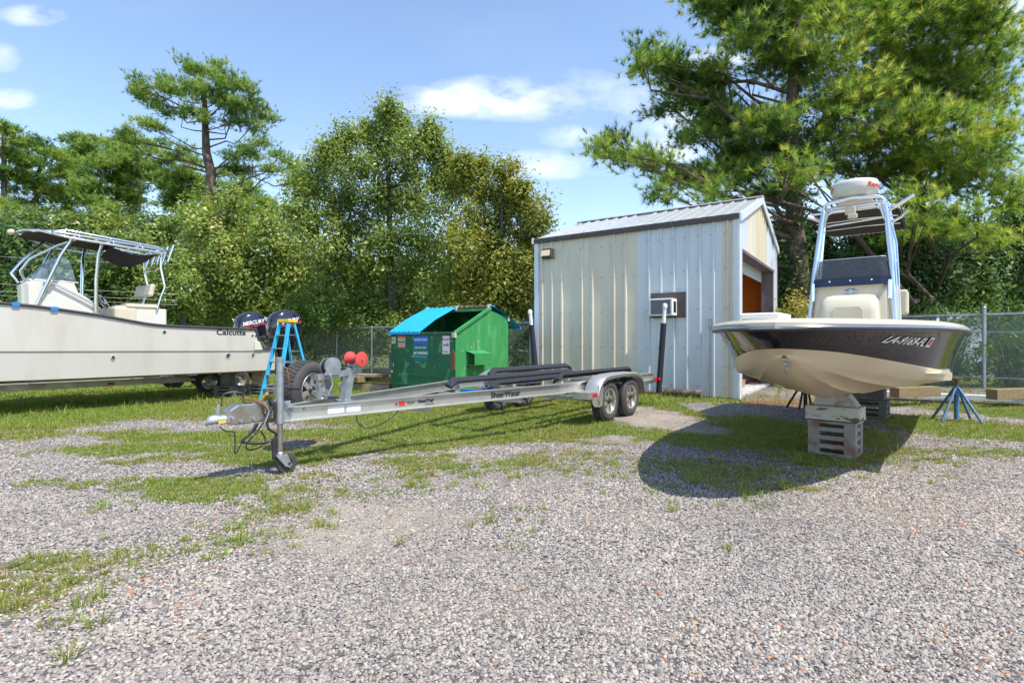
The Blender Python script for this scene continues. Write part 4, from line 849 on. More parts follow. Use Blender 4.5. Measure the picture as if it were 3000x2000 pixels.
text('NO PARKING', .085, (-DW+1.01, -.006, 1.02), (1,0,0), (0,0,1), M['letterw'], s3, bold=.003, sx=.9)
text('IN FRONT OF THE CONTAINER', .028, (-DW+1.01, -.006, .935), (1,0,0), (0,0,1), M['letterw'], s3)
s4 = sticker('sticker', -.27, 1.22, .22, .42, M['stickerw'])
text('DO NOT', .062, (-.27, -.006, 1.345), (1,0,0), (0,0,1), M['red'], s4, bold=.003, sx=.9); text('PARK', .075, (-.27, -.006, 1.215), (1,0,0), (0,0,1), M['red'], s4, bold=.003, shear=.2); text('BLOCK IT', .035, (-.27, -.006, 1.06), (1,0,0), (0,0,1), M['red'], s4, bold=.002)
sticker('sticker', -DW+.02, .55, .05, .06, M['stickerw'])
rs_ = random.Random(11); scr = [MB(), MB()]
for k in range(46):
    m_ = scr[rs_.random() < .45]; w_, h_ = (rs_.uniform(.004,.02), rs_.uniform(.02,.16)) if rs_.random() < .7 else (rs_.uniform(.03,.10), rs_.uniform(.006,.02))
    if rs_.random() < .55: m_.box((-rs_.uniform(.05,DW-.05), -.0035, rs_.uniform(.52,1.42)), (w_, .003, h_))
    else:
        y_ = rs_.uniform(.1,DD-.1); m_.box((.0015, y_, rs_.uniform(.3,1.35)), (.003, w_, h_))
for k in range(22): scr[0].box((-rs_.uniform(.0,DW), -.052, FH+rs_.uniform(-.02,.02)), (rs_.uniform(.02,.12), .004, .012))
for k in range(9): scr[0].box((.0015, 1.32+rs_.gauss(0,.07), .93+rs_.gauss(0,.07)), (.003, rs_.uniform(.02,.05), rs_.uniform(.02,.09)))
scr[0].build('rust_scuffs', M['rust'], dp)['kind'] = 'stuff'; scr[1].build('paint_scuffs', M['concrete'], dp)['kind'] = 'stuff'
# ---------------- wheels ----------------
def wheel(parent, loc, r=.335, w=.205, face=1, rim=M['rimw'], star=True, rr=.60, name='wheel'):
    """axis along local x; face=+1 shows its outside toward +x"""
    e = bpy.data.objects.new(name, None); COL.objects.link(e); e.parent = parent; e.location = loc
    X = Matrix.Rotation(R(90*face), 4, 'Y')
    ri = r*rr
    b = MB(); h = w/2
    b.lathe([(ri,-h*.78),(ri+.02,-h*.96),(r*.82,-h*1.0),(r*.93,-h*.86),(r*.985,-h*.66),(r,-h*.35),(r,h*.35),(r*.985,h*.66),(r*.93,h*.86),(r*.82,h),(ri+.02,h*.96),(ri,h*.78)], M=X, n=40)
    ty = b.build('tyre', M['rubber'], e, smooth=True, auto=50)
    tr_ = MB()
    for k in range(44):
        a = 2*math.pi*k/44
        for zz_, off in ((-h*.5, 0), (0, .07), (h*.5, 0)):
            aa = a+off; c = X @ Vector((math.cos(aa)*(r+.002), math.sin(aa)*(r+.002), zz_))
            tr_.box(c, (.012, r*2*math.pi/44*.72, h*.42), M=X @ Matrix.Rotation(aa, 4, 'Z'))
    t_ = tr_.build('tread', M['rubber'], ty); t_['kind'] = 'stuff'
    b = MB(); b.lathe([(ri+.012,h*.86),(ri+.004,h*.92),(ri-.012,h*.80),(ri-.02,h*.35),(ri-.02,-h*.8)], M=X, n=32)
    if star:
        for k in range(6):
            a = 2*math.pi*k/6
            p = [X @ Matrix.Rotation(a, 4, 'Z') @ Vector(q) for q in ((.045,-.035,h*.62),(ri-.014,-.055,h*.5),(ri-.014,.0,h*.54),(.05,.03,h*.64))]
            n_ = X @ Vector((0,0,1)); b.prism(p, None, -(n_.to_3d())*.02)
    else: b.lathe([(ri-.015,h*.2),(ri*.72,h*.28),(ri*.55,h*.5),(ri*.3,h*.45),(.0,h*.45)], M=X, n=24)
    rm = b.build('rim', rim, e, smooth=True, auto=30)
    b = MB(); b.lathe([(ri-.022,-h*.1),(0,-h*.1)], M=X, n=20); b.build('brake_disc', M['steel'] if star else M['dark'], e)
    b = MB(); b.lathe([(.05,h*.3),(.05,h*.72),(.038,h*.84),(0,h*.86)], M=X, n=16); b.build('hub', M['galv'] if not star else M['black'], e, smooth=True)
    return e
# ---------------- the empty trailer in front ----------------
TL = Vector((.619, 9.356, 0)); TR = R(-36.5)
tl = thing('boat_trailer', 'empty aluminium tandem boat trailer standing on its jack wheel, black carpeted bunks', 'trailer', TL, TR)
tM = Matrix.Translation(TL) @ Matrix.Rotation(TR, 4, 'Z')
FXc = .02
# the two converging beams, then the straight rails
for sx in (1, -1):
    b = MB(); b.ibeam((FXc+sx*.07, -4.98, .575), (sx*.95, -1.15, .60), .075, .145, .009); beam = b.build('tongue_beam', M['alu'], tl)
    if sx > 0: nearbeam = beam
    b = MB(); b.ibeam((sx*.95, -1.15, .60), (sx*.95, 2.45, .60), .075, .145, .009); b.build('side_beam', M['alu'], tl)
    b = MB(); b.bar((sx*.95, -.35, .50), (sx*.95, 1.25, .50), .07, .07); b.build('axle_rail', M['galv'], tl)
for y_ in (-3.35, -1.9, -.45, 1.9, 2.42):
    hw = .95 if y_ > -1.2 else .07+(.88)*(y_+4.98)/3.83
    b = MB(); b.bar((-hw+(.0 if y_ > -1.2 else FXc*.6), y_, .49), (hw+(.0 if y_ > -1.2 else FXc*.6), y_, .49), .075, .07); b.build('cross_member', M['alu'], tl)
for y_ in (0, .83):
    b = MB(); b.bar((-1.0, y_, .34), (1.0, y_, .34), .06, .06); b.build('axle', M['galv'], tl)
    for sx in (1, -1): wheel(tl, (sx*1.12, y_, .335), face=sx)
# fenders
for sx in (1, -1):
    path = [(-.50,.36),(-.485,.50),(-.44,.60),(-.36,.685),(-.22,.735),(-.05,.755),(.42,.765),(.90,.755),(1.06,.735),(1.20,.68),(1.29,.59),(1.33,.48),(1.34,.34)]
    secs = []
    for i, (y_, z_) in enumerate(path):
        xi, xo = (1.00 if True else 0)*sx, 1.26*sx
        secs.append([(xi, y_, z_-.0), (xi+.03*sx, y_, z_+.012), (xo-.03*sx, y_, z_+.012), (xo, y_+(.012 if y_ < 0 else -.012 if y_ > .8 else 0), z_-.005), (xo+.004*sx, y_+(.03 if y_ < 0 else -.03 if y_ > .8 else 0), z_-.055)])
    b = MB(); b.loft(secs); fd = b.build('fender', M['alu'], tl, smooth=True, auto=50)
    md = fd.modifiers.new('s', 'SOLIDIFY'); md.thickness = .005
    if sx > 0:
        b = MB(); b.box((1.10, -.60, .475), (.26, .34, .10)); b.bar((1.10,-.5,.42),(1.10,-.46,.36),.24,.02); lb = b.build('light_box', M['alu'], tl)
        b = MB(); b.box((1.233, -.56, .475), (.01, .16, .055)); b.build('red_reflector', M['redlens'], lb, bevel=.004); b = MB(); b.box((1.236, -.455, .478), (.02, .045, .045)); b.build('amber_light', M['amber'], lb, bevel=.01)
        b = MB(); b.prism([(1.235,-.46,.62),(1.235,-.30,.62),(1.235,-.33,.30),(1.235,-.42,.28),(1.235,-.60,.30),(1.235,-.66,.36),(1.235,-.66,.43),(1.235,-.46,.43)][::-1], None, (.006,0,0)); b.build('splash_plate', M['alu'], tl)
    b = MB(); b.bar((sx*1.0, .40, .62), (sx*1.10, .30, .75), .03, .03); b.bar((sx*1.0, .40, .62), (sx*1.10, .54, .75), .03, .03); b.bar((sx*.96,.42,.60),(sx*1.2,.42,.60),.06,.02); b.build('fender_bracket', M['alu'], tl)
# bunks
def bunk(x, y0, y1, z, w=.13, h=.055, tilt=18):
    s_ = 1 if x > 0 else -1
    M_ = Matrix.Rotation(R(-tilt*s_), 4, 'Y')
    b = MB()
    secs = []
    for y_, dz, k in ((y0, -.075, .85), (y0+.03, -.07, 1), (y0+.13, .0, 1), (y1-.13, .0, 1), (y1-.03, -.05, 1), (y1, -.055, .85)):
        pr = [(-w/2,-h/2),(-w/2,h/2-.018),(-w/2+.018,h/2),(w/2-.018,h/2),(w/2,h/2-.018),(w/2,-h/2)]
        secs.append([(Matrix.Translation((x, y_, z+dz)) @ M_ @ Vector((a*k, 0, c*k))) for a, c in pr])
    b.loft(secs, closed=True, cap=True); o = b.build('bunk', M['carpet'], tl, smooth=True, auto=40); return o
bunk(-.40, -2.1, 1.6, .715, .14); bunk(.40, -2.1, 1.6, .715, .14); bunk(-.80, -.62, 2.15, .79, .13, tilt=26); bunk(.80, -1.0, 1.65, .785, .13, tilt=26)
for x_, ys, zt in ((-.40, (-1.9, -.45, 1.3), .67), (.40, (-1.9, -.45, 1.3), .67), (-.80, (-.3, 1.9), .73), (.80, (-.7, 1.4), .73)):
    for y_ in ys:
        s_ = 1 if x_ > 0 else -1
        b = MB(); b.bar((x_-.0*s_, y_, .47), (x_, y_, zt-.015), .085, .035, up=(1,0,0)); b.box((x_, y_, zt-.02), (.12, .08, .012)); b.build('bunk_bracket', M['alu'], tl)
# blue straps of keel rollers
for (x_, y_) in ((-.05, -2.0), (-.45, -.15), (.02, -1.6)): b = MB(); b.prism([(x_-.16,y_-.03,.565),(x_+.16,y_+.02,.565),(x_+.13,y_+.06,.565),(x_-.12,y_+.06,.565)], None, (0,0,.03)); b.build('keel_pad', M['blue'], tl)
# tail lights and rear
for sx in (1, -1): b = MB(); b.box((sx*.82, 2.50, .53), (.36, .06, .12)); lb = b.build('tail_light_bar', M['alu'], tl); b = MB(); b.box((sx*.90, 2.535, .53), (.12, .02, .08)); b.build('tail_light', M['redlens'], lb)
b = MB(); b.box((1.02, 2.44, .53), (.02, .10, .09)); b.build('side_marker', M['redlens'], tl, bevel=.006); b = MB(); b.box((1.06,2.52,.545),(.05,.05,.05)); b.build('side_marker', M['redlens'], tl, bevel=.01)
# guide posts
def guide(base, top, lab):
    base, top = Vector(base), Vector(top); d = top-base
    e = MB(); e.cyl(base+Vector((0,0,-.0)), base+d*.80, .058, n=14); g = e.build('guide_post', M['carpet'], tl, smooth=True); g['label'] = lab
    e = MB(); e.cyl(base+d*.79, top, .036, n=14); e.lathe([(.045,-.05),(.048,.0),(.040,.03),(.02,.045),(0,.047)], c=top, n=14); e.build('pvc_pipe', M['white'], g, smooth=True)
guide(tM.inverted() @ W(1930, 1150, 10.85), tM.inverted() @ W(1948, 895, 10.75), 'guide post nearest the doorway')
guide(tM.inverted() @ W(1572, 1105, 11.35), tM.inverted() @ W(1553, 913, 11.25), 'guide post between dumpster and shed')
# tongue, coupler and brake actuator
b = MB(); b.box((FXc, -5.05, .60), (.12, .42, .10)); b.build('tongue_tube', M['galv'], tl)
b = MB(); b.box((FXc+.08, -5.0, .60), (.02, .16, .22)); b.box((FXc-.07, -5.0, .60), (.02, .16, .22)); b.build('jack_bracket', M['galv'], tl)
ac_ = MB(); ac_.prism([(FXc+.075,-5.130,.53),(FXc+.075,-5.110,.715),(FXc+.075,-5.430,.715),(FXc+.075,-5.510,.67),(FXc+.075,-5.530,.55),(FXc+.075,-5.470,.53)], None, (-.15,0,0)); act = ac_.build('brake_actuator', M['steel'], tl, bevel=.012)
b = MB()
for y_, z_ in ((-5.180,.62),(-5.290,.57),(-5.410,.56),(-5.490,.60)): b.cyl((FXc+.07, y_, z_), (FXc+.095, y_, z_), .014, n=8)
b.build('bolts', M['galv'], act)
b = MB(); secs = []
for y_, w_, h_, z_ in ((-5.41,.05,.05,.575),(-5.52,.05,.052,.575),(-5.58,.048,.056,.575),(-5.63,.044,.06,.575),(-5.665,.032,.05,.572),(-5.685,.012,.025,.565)):
    secs.append([(FXc+w_*math.cos(a), y_, z_+(h_*math.sin(a) if math.sin(a) > 0 else .025*math.sin(a))) for a in [2*math.pi*k/14 for k in range(14)]])
b.loft(secs, closed=True, cap=True); cp = b.build('coupler', M['galv'], tl, smooth=True, auto=60)
b = MB(); b.prism([(FXc,-5.610,.63),(FXc,-5.570,.63),(FXc,-5.565,.72),(FXc,-5.585,.74)], None, (.012,0,0)); b.build('latch', M['galv'], cp); b = MB(); b.box((FXc+.066, -5.570, .572), (.003, .07, .022)); b.build('yellow_tag', M['yellow'], cp)
# hoses, chains, breakaway cable, hitch pin strap
def cab(name, pts, r, mat, par=tl):
    P = [Vector(p) for p in pts]; out_ = []
    for i in range(len(P)-1):
        p0, p1, p2, p3 = P[max(i-1, 0)], P[i], P[i+1], P[min(i+2, len(P)-1)]
        for q in range(6):
            t = q/6; out_.append(.5*((2*p1)+(-p0+p2)*t+(2*p0-5*p1+4*p2-p3)*t*t+(-p0+3*p1-3*p2+p3)*t**3))
    out_.append(P[-1]); return MB().tube(out_, r, 6).build(name, mat, par, smooth=True)
cab('safety_cable', [(FXc+.09,-5.150,.74),(FXc+.10,-5.110,.66),(FXc+.11,-5.170,.58),(FXc+.12,-5.170,.47),(FXc+.12,-5.090,.40),(FXc+.11,-5.130,.34),(FXc+.11,-5.230,.33),(FXc+.10,-5.350,.35),(FXc+.10,-5.410,.38),(FXc+.09,-5.330,.43),(FXc+.08,-5.260,.52)], .013, M['black'])
cab('safety_cable', [(FXc+.06,-5.180,.52),(FXc+.05,-5.260,.42),(FXc+.06,-5.350,.33),(FXc+.07,-5.330,.28),(FXc+.08,-5.230,.29),(FXc+.07,-5.170,.35),(FXc+.06,-5.210,.44)], .007, M['black'])
cab('wire', [(FXc+.05,-5.590,.53),(FXc+.05,-5.530,.48),(FXc+.05,-5.460,.46),(FXc+.05,-5.450,.36),(FXc+.05,-5.450,.26),(FXc+.06,-5.400,.34),(FXc+.06,-5.350,.40),(FXc+.06,-5.280,.44),(FXc+.06,-5.230,.52)], .006, M['black'])
cab('brake_hose', [(FXc-.03,-5.530,.70),(FXc-.02,-5.530,.80),(FXc+.0,-5.450,.83),(FXc+.03,-5.370,.81),(FXc+.05,-5.370,.73),(FXc+.05,-5.290,.72)], .006, M['black'])
cab('red_strap', [(FXc+.04,-5.390,.765),(FXc+.06,-5.290,.745),(FXc+.10,-5.230,.71),(FXc+.11,-5.180,.66),(FXc+.11,-5.160,.62)], .010, M['rust'])
cab('chain', [(FXc+.10,-5.210,.72),(FXc+.115,-5.160,.63),(FXc+.12,-5.200,.52),(FXc+.12,-5.190,.44)], .006, M['galv'])
cab('wire_end', [(FXc+.07,-5.310,.33),(FXc+.07,-5.300,.22),(FXc+.08,-5.310,.14),(FXc+.08,-5.300,.08)], .004, M['steel'])
b = MB(); b.prism([(FXc+.10,-5.140,.36),(FXc+.10,-5.070,.36),(FXc+.10,-5.080,.27),(FXc+.10,-5.065,.25),(FXc+.10,-5.085,.16),(FXc+.10,-5.125,.155),(FXc+.10,-5.125,.25)], None, (.025,0,0)); b.build('wiring_plug', M['black'], tl, bevel=.006)
cab('wiring_loop', [(.40,-4.35,.52),(.41,-4.33,.44),(.42,-4.22,.37),(.42,-4.0,.40),(.43,-3.85,.47),(.44,-3.80,.52)], .006, M['black'])
# jack
jx, jy = FXc+.12, -5.05
jk = MB(); jk.cyl((jx,jy,.50),(jx,jy,1.115),.034,n=16); jk.lathe([(.036,0),(.036,.03),(.03,.035),(0,.036)], c=(jx,jy,1.11), n=16); j = jk.build('jack', M['galv'], tl, smooth=True, auto=40)
b = MB(); b.cyl((jx,jy,.20),(jx,jy,.52),.0275,n=16); b.lathe([(.028,0),(.04,-.01),(.045,-.03),(.045,-.05),(.0,-.05)], c=(jx,jy,.225), n=16); b.build('inner_tube', M['steel'], j, smooth=True, auto=40)
b = MB(); b.tube([(jx+.03,jy+.02,1.05),(jx+.055,jy+.035,1.04),(jx+.065,jy+.05,.96),(jx+.065,jy+.055,.85)], .009, 8); b.build('crank', M['rust'], j, smooth=True); b = MB(); b.cyl((jx+.05,jy+.03,.85),(jx+.13,jy+.13,.84),.017,n=10); b.build('crank_handle', M['black'], j, smooth=True)
b = MB(); b.box((jx-.055,jy-.01,.62),(.06,.05,.16)); b.build('red_bracket', M['rust'], j)
whx = MB()
fk = MB()
for s_ in (1, -1): fk.prism([(jx+.045*s_,jy-.06,.19),(jx+.045*s_,jy+.05,.19),(jx+.045*s_,jy+.10,.085),(jx+.045*s_,jy+.075,.06),(jx+.045*s_,jy+.03,.08)], None, (.005*s_,0,0))
fk.box((jx, jy, .19), (.095, .10, .012)); fk.build('caster_fork', M['galv'], j)
e = MB(); e.lathe([(.045,-.022),(.085,-.024),(.1,-.020),(.106,-.008),(.106,.008),(.1,.020),(.085,.024),(.045,.022)], c=(jx,jy+.07,.102), M=Matrix.Rotation(R(90),4,'Y'), n=28); e.build('caster_wheel', M['rubber'], j, smooth=True)
e = MB(); e.cyl((jx-.05,jy+.07,.102),(jx+.055,jy+.07,.102),.014,n=10)
for k in range(5):
    a = 2*math.pi*k/5; e.bar((jx,jy+.07,.102),(jx,jy+.07+math.cos(a)*.05,.102+math.sin(a)*.05),.02,.012,up=(1,0,0))
e.build('caster_hub', M['black'], j)
# winch stand
wy = -4.20; wx_ = FXc-.02
b = MB(); b.bar((wx_,wy,.635),(wx_,wy+.06,.93),.10,.075,up=(0,1,0)); b.box((wx_,wy,.64),(.20,.14,.012)); ws = b.build('winch_stand', M['galv'], tl)
b = MB(); b.bar((wx_,wy-.36,.915),(wx_,wy+.20,.965),.075,.06); b.prism([(wx_-.03,wy-.34,.88),(wx_-.03,wy-.34,.68),(wx_-.03,wy-.31,.68),(wx_-.03,wy-.29,.76),(wx_-.03,wy+.02,.62),(wx_-.03,wy-.08,.62),(wx_-.03,wy-.30,.84)], None, (.05,0,0)); b.build('winch_arm', M['galv'], ws)
for s_ in (-.05, .05): b = MB(); b.prism([(wx_+s_*1.2,wy+.05,.96),(wx_+s_*1.2,wy+.20,.985),(wx_+s_*1.8,wy+.16,1.12),(wx_+s_*1.8,wy+.14,1.12)], None, (.006,0,0)); b.build('roller_bracket', M['galv'], ws)
b = MB(); Xr = Matrix.Rotation(R(90),4,'Y')
b.lathe([(.0,-.115),(.03,-.115),(.085,-.105),(.075,-.085),(.045,-.04),(.032,0),(.045,.04),(.075,.085),(.085,.105),(.03,.115),(0,.115)], c=(wx_,wy+.15,1.10), M=Matrix.Rotation(R(90),4,'Y'), n=28); b.build('bow_roller', M['redrubber'], ws, smooth=True, auto=60)
b = MB(); b.cyl((wx_-.13,wy+.15,1.10),(wx_+.13,wy+.15,1.10),.010,n=8); b.build('roller_pin', M['galv'], ws)
b = MB(); Xw = Matrix.Rotation(R(90),4,'Y')
b.lathe([(0,-.06),(.09,-.06),(.092,-.05),(.05,-.045),(.05,.03),(.098,.035),(.098,.06),(.06,.062),(0,.062)], c=(wx_+.02,wy-.20,1.03), M=Xw, n=30); wn_ = b.build('winch', M['galv'], ws, smooth=True, auto=30)
b = MB(); b.lathe([(.046,-.046),(.086,-.044),(.086,.030),(.046,.034)], c=(wx_+.02,wy-.20,1.03), M=Xw, n=24); b.build('strap_reel', M['carpet'], wn_, smooth=True)
b = MB(); b.prism([(wx_+.085,wy-.33,.94),(wx_+.085,wy-.10,.94),(wx_+.085,wy-.16,1.05),(wx_+.085,wy-.24,1.05)], None, (.006,0,0)); b.build('winch_bracket', M['galv'], wn_)
b = MB(); b.tube([(wx_+.09,wy-.26,.95),(wx_+.12,wy-.26,.93),(wx_+.12,wy-.24,.84),(wx_+.12,wy-.29,.74),(wx_+.12,wy-.28,.71)], .010, 6); b.build('winch_crank', M['galv'], wn_, smooth=True)
b = MB(); b.cyl((wx_+.12,wy-.30,.705),(wx_+.20,wy-.22,.705),.014,n=8); b.build('crank_grip', M['black'], wn_)
cab('winch_strap', [(wx_+.0,wy-.14,1.08),(wx_,wy+.0,1.03),(wx_,wy+.10,1.01)], .010, M['carpet'], ws)
b = MB(); b.box((wx_,wy-.30,.94),(.06,.10,.02)); b.build('red_pad', M['red'], ws)
# spare wheel
sp = wheel(tl, (0,0,0), r=.345, w=.245, face=1, star=True, rr=.58, name='spare_wheel')
sp.location = tM.inverted() @ Vector((-2.47, 6.40, .72)); sp.rotation_euler = (0, 0, R(-19+36.5))
text('RADIAL', .062, (0,0,0), (1,0,0), (0,0,1), M['black'], sp)  # raised lettering on the side wall
lt = [o for o in sp.children if o.name.startswith('lettering')][0]; lt.matrix_local = Matrix(((0,0,1,.118),(math.cos(R(40)),-math.sin(R(40)),0,-.17),(math.sin(R(40)),math.cos(R(40)),0,.20),(0,0,0,1)))
b = MB(); b.bar(tM.inverted() @ Vector((-2.47,6.40,.72)), tM.inverted() @ Vector((-2.12,6.25,.64)), .05, .04); b.build('spare_carrier', M['galv'], tl)
# lettering and marks on the near beam
bd_ = (Vector((.95,-1.15,.60))-Vector((FXc+.07,-4.98,.575))); bdn = bd_.normalized()
def onbeam(t, dz=0, off=.006): 
    p = Vector((FXc+.07,-4.98,.575)).lerp(Vector((.95,-1.15,.60)), t); n_ = Vector((bdn.y, -bdn.x, 0)); return p+n_*(off+.005)+Vector((0,0,dz))
text('ShearWater', .105, onbeam(.735, -.004), bdn, (0,0,1), M['letterk'], nearbeam, bold=.001)
text('AmeriTrail', .062, onbeam(.415, .008), bdn, (0,0,1), M['letterk'], nearbeam, shear=.3, bold=.001, sx=.8); text('by Rocket', .030, onbeam(.43, -.034), bdn, (0,0,1), M['letterk'], nearbeam, shear=.3)
b = MB(); p = onbeam(.335, 0, .004); b.bar(p-bdn*.035, p+bdn*.035, .004, .05); b.build('red_reflector', M['red'], nearbeam)
b = MB(); p = onbeam(.317, 0, .004); b.bar(p-bdn*.014, p+bdn*.014, .004, .028); b.build('round_light', M['redlens'], nearbeam)
for k in range(4): b = MB(); p = onbeam(.368, .016-k*.009, .004); b.bar(p-bdn*(.07-.006*k), p+bdn*(.06-.012*k), .002, .003); b.build('stripe', M['letterk'], nearbeam)
for t_0, w_ in ((.135,.09),(.185,.08)): b = MB(); p = onbeam(t_0, 0, .003); b.bar(p-bdn*w_, p+bdn*w_, .002, .075); b.build('label_plate', M['stickerw'], nearbeam)
for t_0 in (.02, .05): b = MB(); p = onbeam(t_0, .04, .004); b.cyl(p, p+Vector((bdn.y,-bdn.x,0))*.012, .014, n=10); b.build('bolt', M['steel'], nearbeam)
# ---------------- step ladder ----------------
ld = thing('step_ladder', 'blue fibreglass step ladder with yellow top beside the left boat', 'ladder', (-5.40, 11.42, 0), R(-25))
LH, LW, LS = 1.72, .50, 1.0
rails = []
for s_ in (0, 1):
    x0 = s_*LW; xt = .12+s_*(LW-.24)
    b = MB(); b.bar((x0, 0, 0), (xt, .42, LH), .03, .085, up=(0,1,0)); fr = b.build('front_rail', M['ladder'], ld)
    b = MB(); b.bar((x0, LS, 0), (xt, .56, LH), .03, .05, up=(0,1,0)); b.build('rear_rail', M['ladder'], ld)
    if s_ == 0: b = MB(); b.prism([(x0-.02,-.02,0),(x0+.10,-.02,.14),(x0+.20,-.02,.22),(x0+.20,-.02,.17),(x0+.06,-.02,.03)], None, (0,.05,0)); b.build('foot_guard', M['yellow'], ld)
    else: b = MB(); b.box((x0,0,.02),(.06,.09,.04)); b.build('foot', M['black'], ld); text('WERNER', .07, (.41, .30, 1.3), (.10,-.42,-1.72), (1,0,0), M['letterk'], fr)
for k in range(1, 6):
    t = k*.167; z = LH*t; xa = .12*t; yc = .42*t
    b = MB(); b.box((LW/2, yc, z), (LW-2*xa, .08, .022)); b.build('step', M['galv'], ld)
for k in range(1, 5):
    t = k*.21; z = LH*t; xa = .12*t; b = MB(); b.box((LW/2, LS-(LS-.56)*t, z), (LW-2*xa, .02, .03)); b.build('rear_brace', M['galv'], ld)
b = MB(); b.bar((LW-.06,.25,.85),(LW-.06,.80,.85),.01,.03); b.bar((.06,.25,.85),(.06,.80,.85),.01,.03); b.build('spreader', M['galv'], ld)
b = MB(); b.box((LW/2, .49, LH+.03), (.34, .24, .07)); tp = b.build('top_cap', M['yellow'], ld, bevel=.01)
# ---------------- chain link fences ----------------
def fence(name, label, pts, h, posts, post_h=None, mid=None, bottom=None, tall=None, pr=.022):
    o = Vector(pts[0]); t = thing(name, label, 'fence', o, 0); P = [Vector(p)-o for p in pts]
    a, b_ = P[0], P[-1]; d = (b_-a); Ln = d.length; d.normalize(); n_ = Vector((d.y, -d.x, 0))
    for i, q in enumerate(posts):
        p = a+d*q; hh_ = (post_h or h)+.02; r = pr
        if tall and i in tall: hh_ = h+.18; r = pr*1.75
        m = MB(); m.cyl(p+n_*-.035, p+n_*-.035+Vector((0,0,hh_)), r, n=12); m.lathe([(r*1.25,-.01),(r*1.25,.015),(r*.8,.04),(0,.045)], c=p+n_*-.035+Vector((0,0,hh_)), n=12); m.build('post', M['fence'], t, smooth=True, auto=40)
    for z in [h]+([mid] if mid else [])+([bottom] if bottom else []):
        m = MB(); m.cyl(a+Vector((0,0,z)), b_+Vector((0,0,z)), .021 if z == h else .017, n=10); m.build('rail', M['fence'], t, smooth=True)
    m = MB(); s = .062; n = int((Ln+h)/s); H = h+.05
    for k in range(n):
        for sg in (1, -1):
            x0 = k*s-(H if sg > 0 else 0); x1 = x0+H if sg > 0 else x0; xa = x0 if sg > 0 else x0+H
            p0 = (xa, .02); p1 = (x1, H)
            # clip to the fence span
            def at(tq): return (p0[0]+(p1[0]-p0[0])*tq, p0[1]+(p1[1]-p0[1])*tq)
            t0, t1 = 0., 1.
            dx = p1[0]-p0[0]
            for lim, sn in ((0, 1), (Ln, -1)):
                v0 = (p0[0]-lim)*sn; v1 = (p1[0]-lim)*sn
                if v0 < 0 and v1 < 0: t1 = -1; break
                if v0 < 0: t0 = max(t0, -v0/(v1-v0))
                elif v1 < 0: t1 = min(t1, v0/(v0-v1))
            if t1 <= t0: continue
            A, B = at(t0), at(t1); off = n_*(.004*sg)
            m.tube([a+d*A[0]+Vector((0,0,A[1]))+off, a+d*B[0]+Vector((0,0,B[1]))+off], .0024, 3, cap=False)
    for k in range(int(Ln/s)):   # twisted ends above the rail
        p = a+d*(k*s)+Vector((0,0,h+.02)); m.tube([p, p+d*.012+Vector((0,0,.055))], .003, 3, cap=False); m.tube([p, p-d*.014+Vector((0,0,.05))], .003, 3, cap=False)
    w_ = m.build('chain_link_mesh', M['fence'], t); w_['kind'] = 'stuff'
    return t
fence('chain_link_fence', 'galvanised chain link fence running behind the dumpster and the motors', [(.55,15.1,0),(-16,30.2,0)], 1.83, [.02,2.6,5.2,8.0,10.6,13.4,16.2,19,21.8])
fence('chain_link_fence', 'galvanised chain link fence overgrown with vines behind the black and cream boat', [(16.5,11.0,0),(5.4,21.6,0)], 2.03, [.6,3.0,5.05,7.3,9.6,12.0,14.4], mid=1.55, bottom=.32, tall=(2,), pr=.026)
# ---------------- timbers, boards, logs ----------------
def plank(name, label, cat, a, b, w, h, mat, group=None, kids=None):
    a, b = Vector(a), Vector(b); t = MB(); o = (a+b)/2; o.z = min(a.z, b.z)-h/2
    t.bar(a-o, b-o, w, h); ob = t.build(name, mat, None, bevel=.006); ob.location = o; return tag(ob, label, cat, group)
plank('long_beam', 'long white painted beam lying on blocks along the right fence', 'beam', G(2590, 1152, .12)+Vector((0,0,0)), G(3040, 1172, .12), .16, .11, M['white'])
plank('timber', 'short cut timber lying on the white beam behind the cream hull', 'timber', G(2620, 1150, .27), G(2742, 1145, .27), .20, .20, M['woodlight'])
plank('timber', 'short brown timber lying on the white beam at the right edge', 'timber', G(2905, 1155, .27), G(3040, 1150, .27), .20, .20, M['woodlight'])
plank('support_block', 'dark timber under the white beam near the blue boat stand', 'timber', G(2600, 1168, .03), G(3040, 1190, .03), .09, .055, M['brown'])
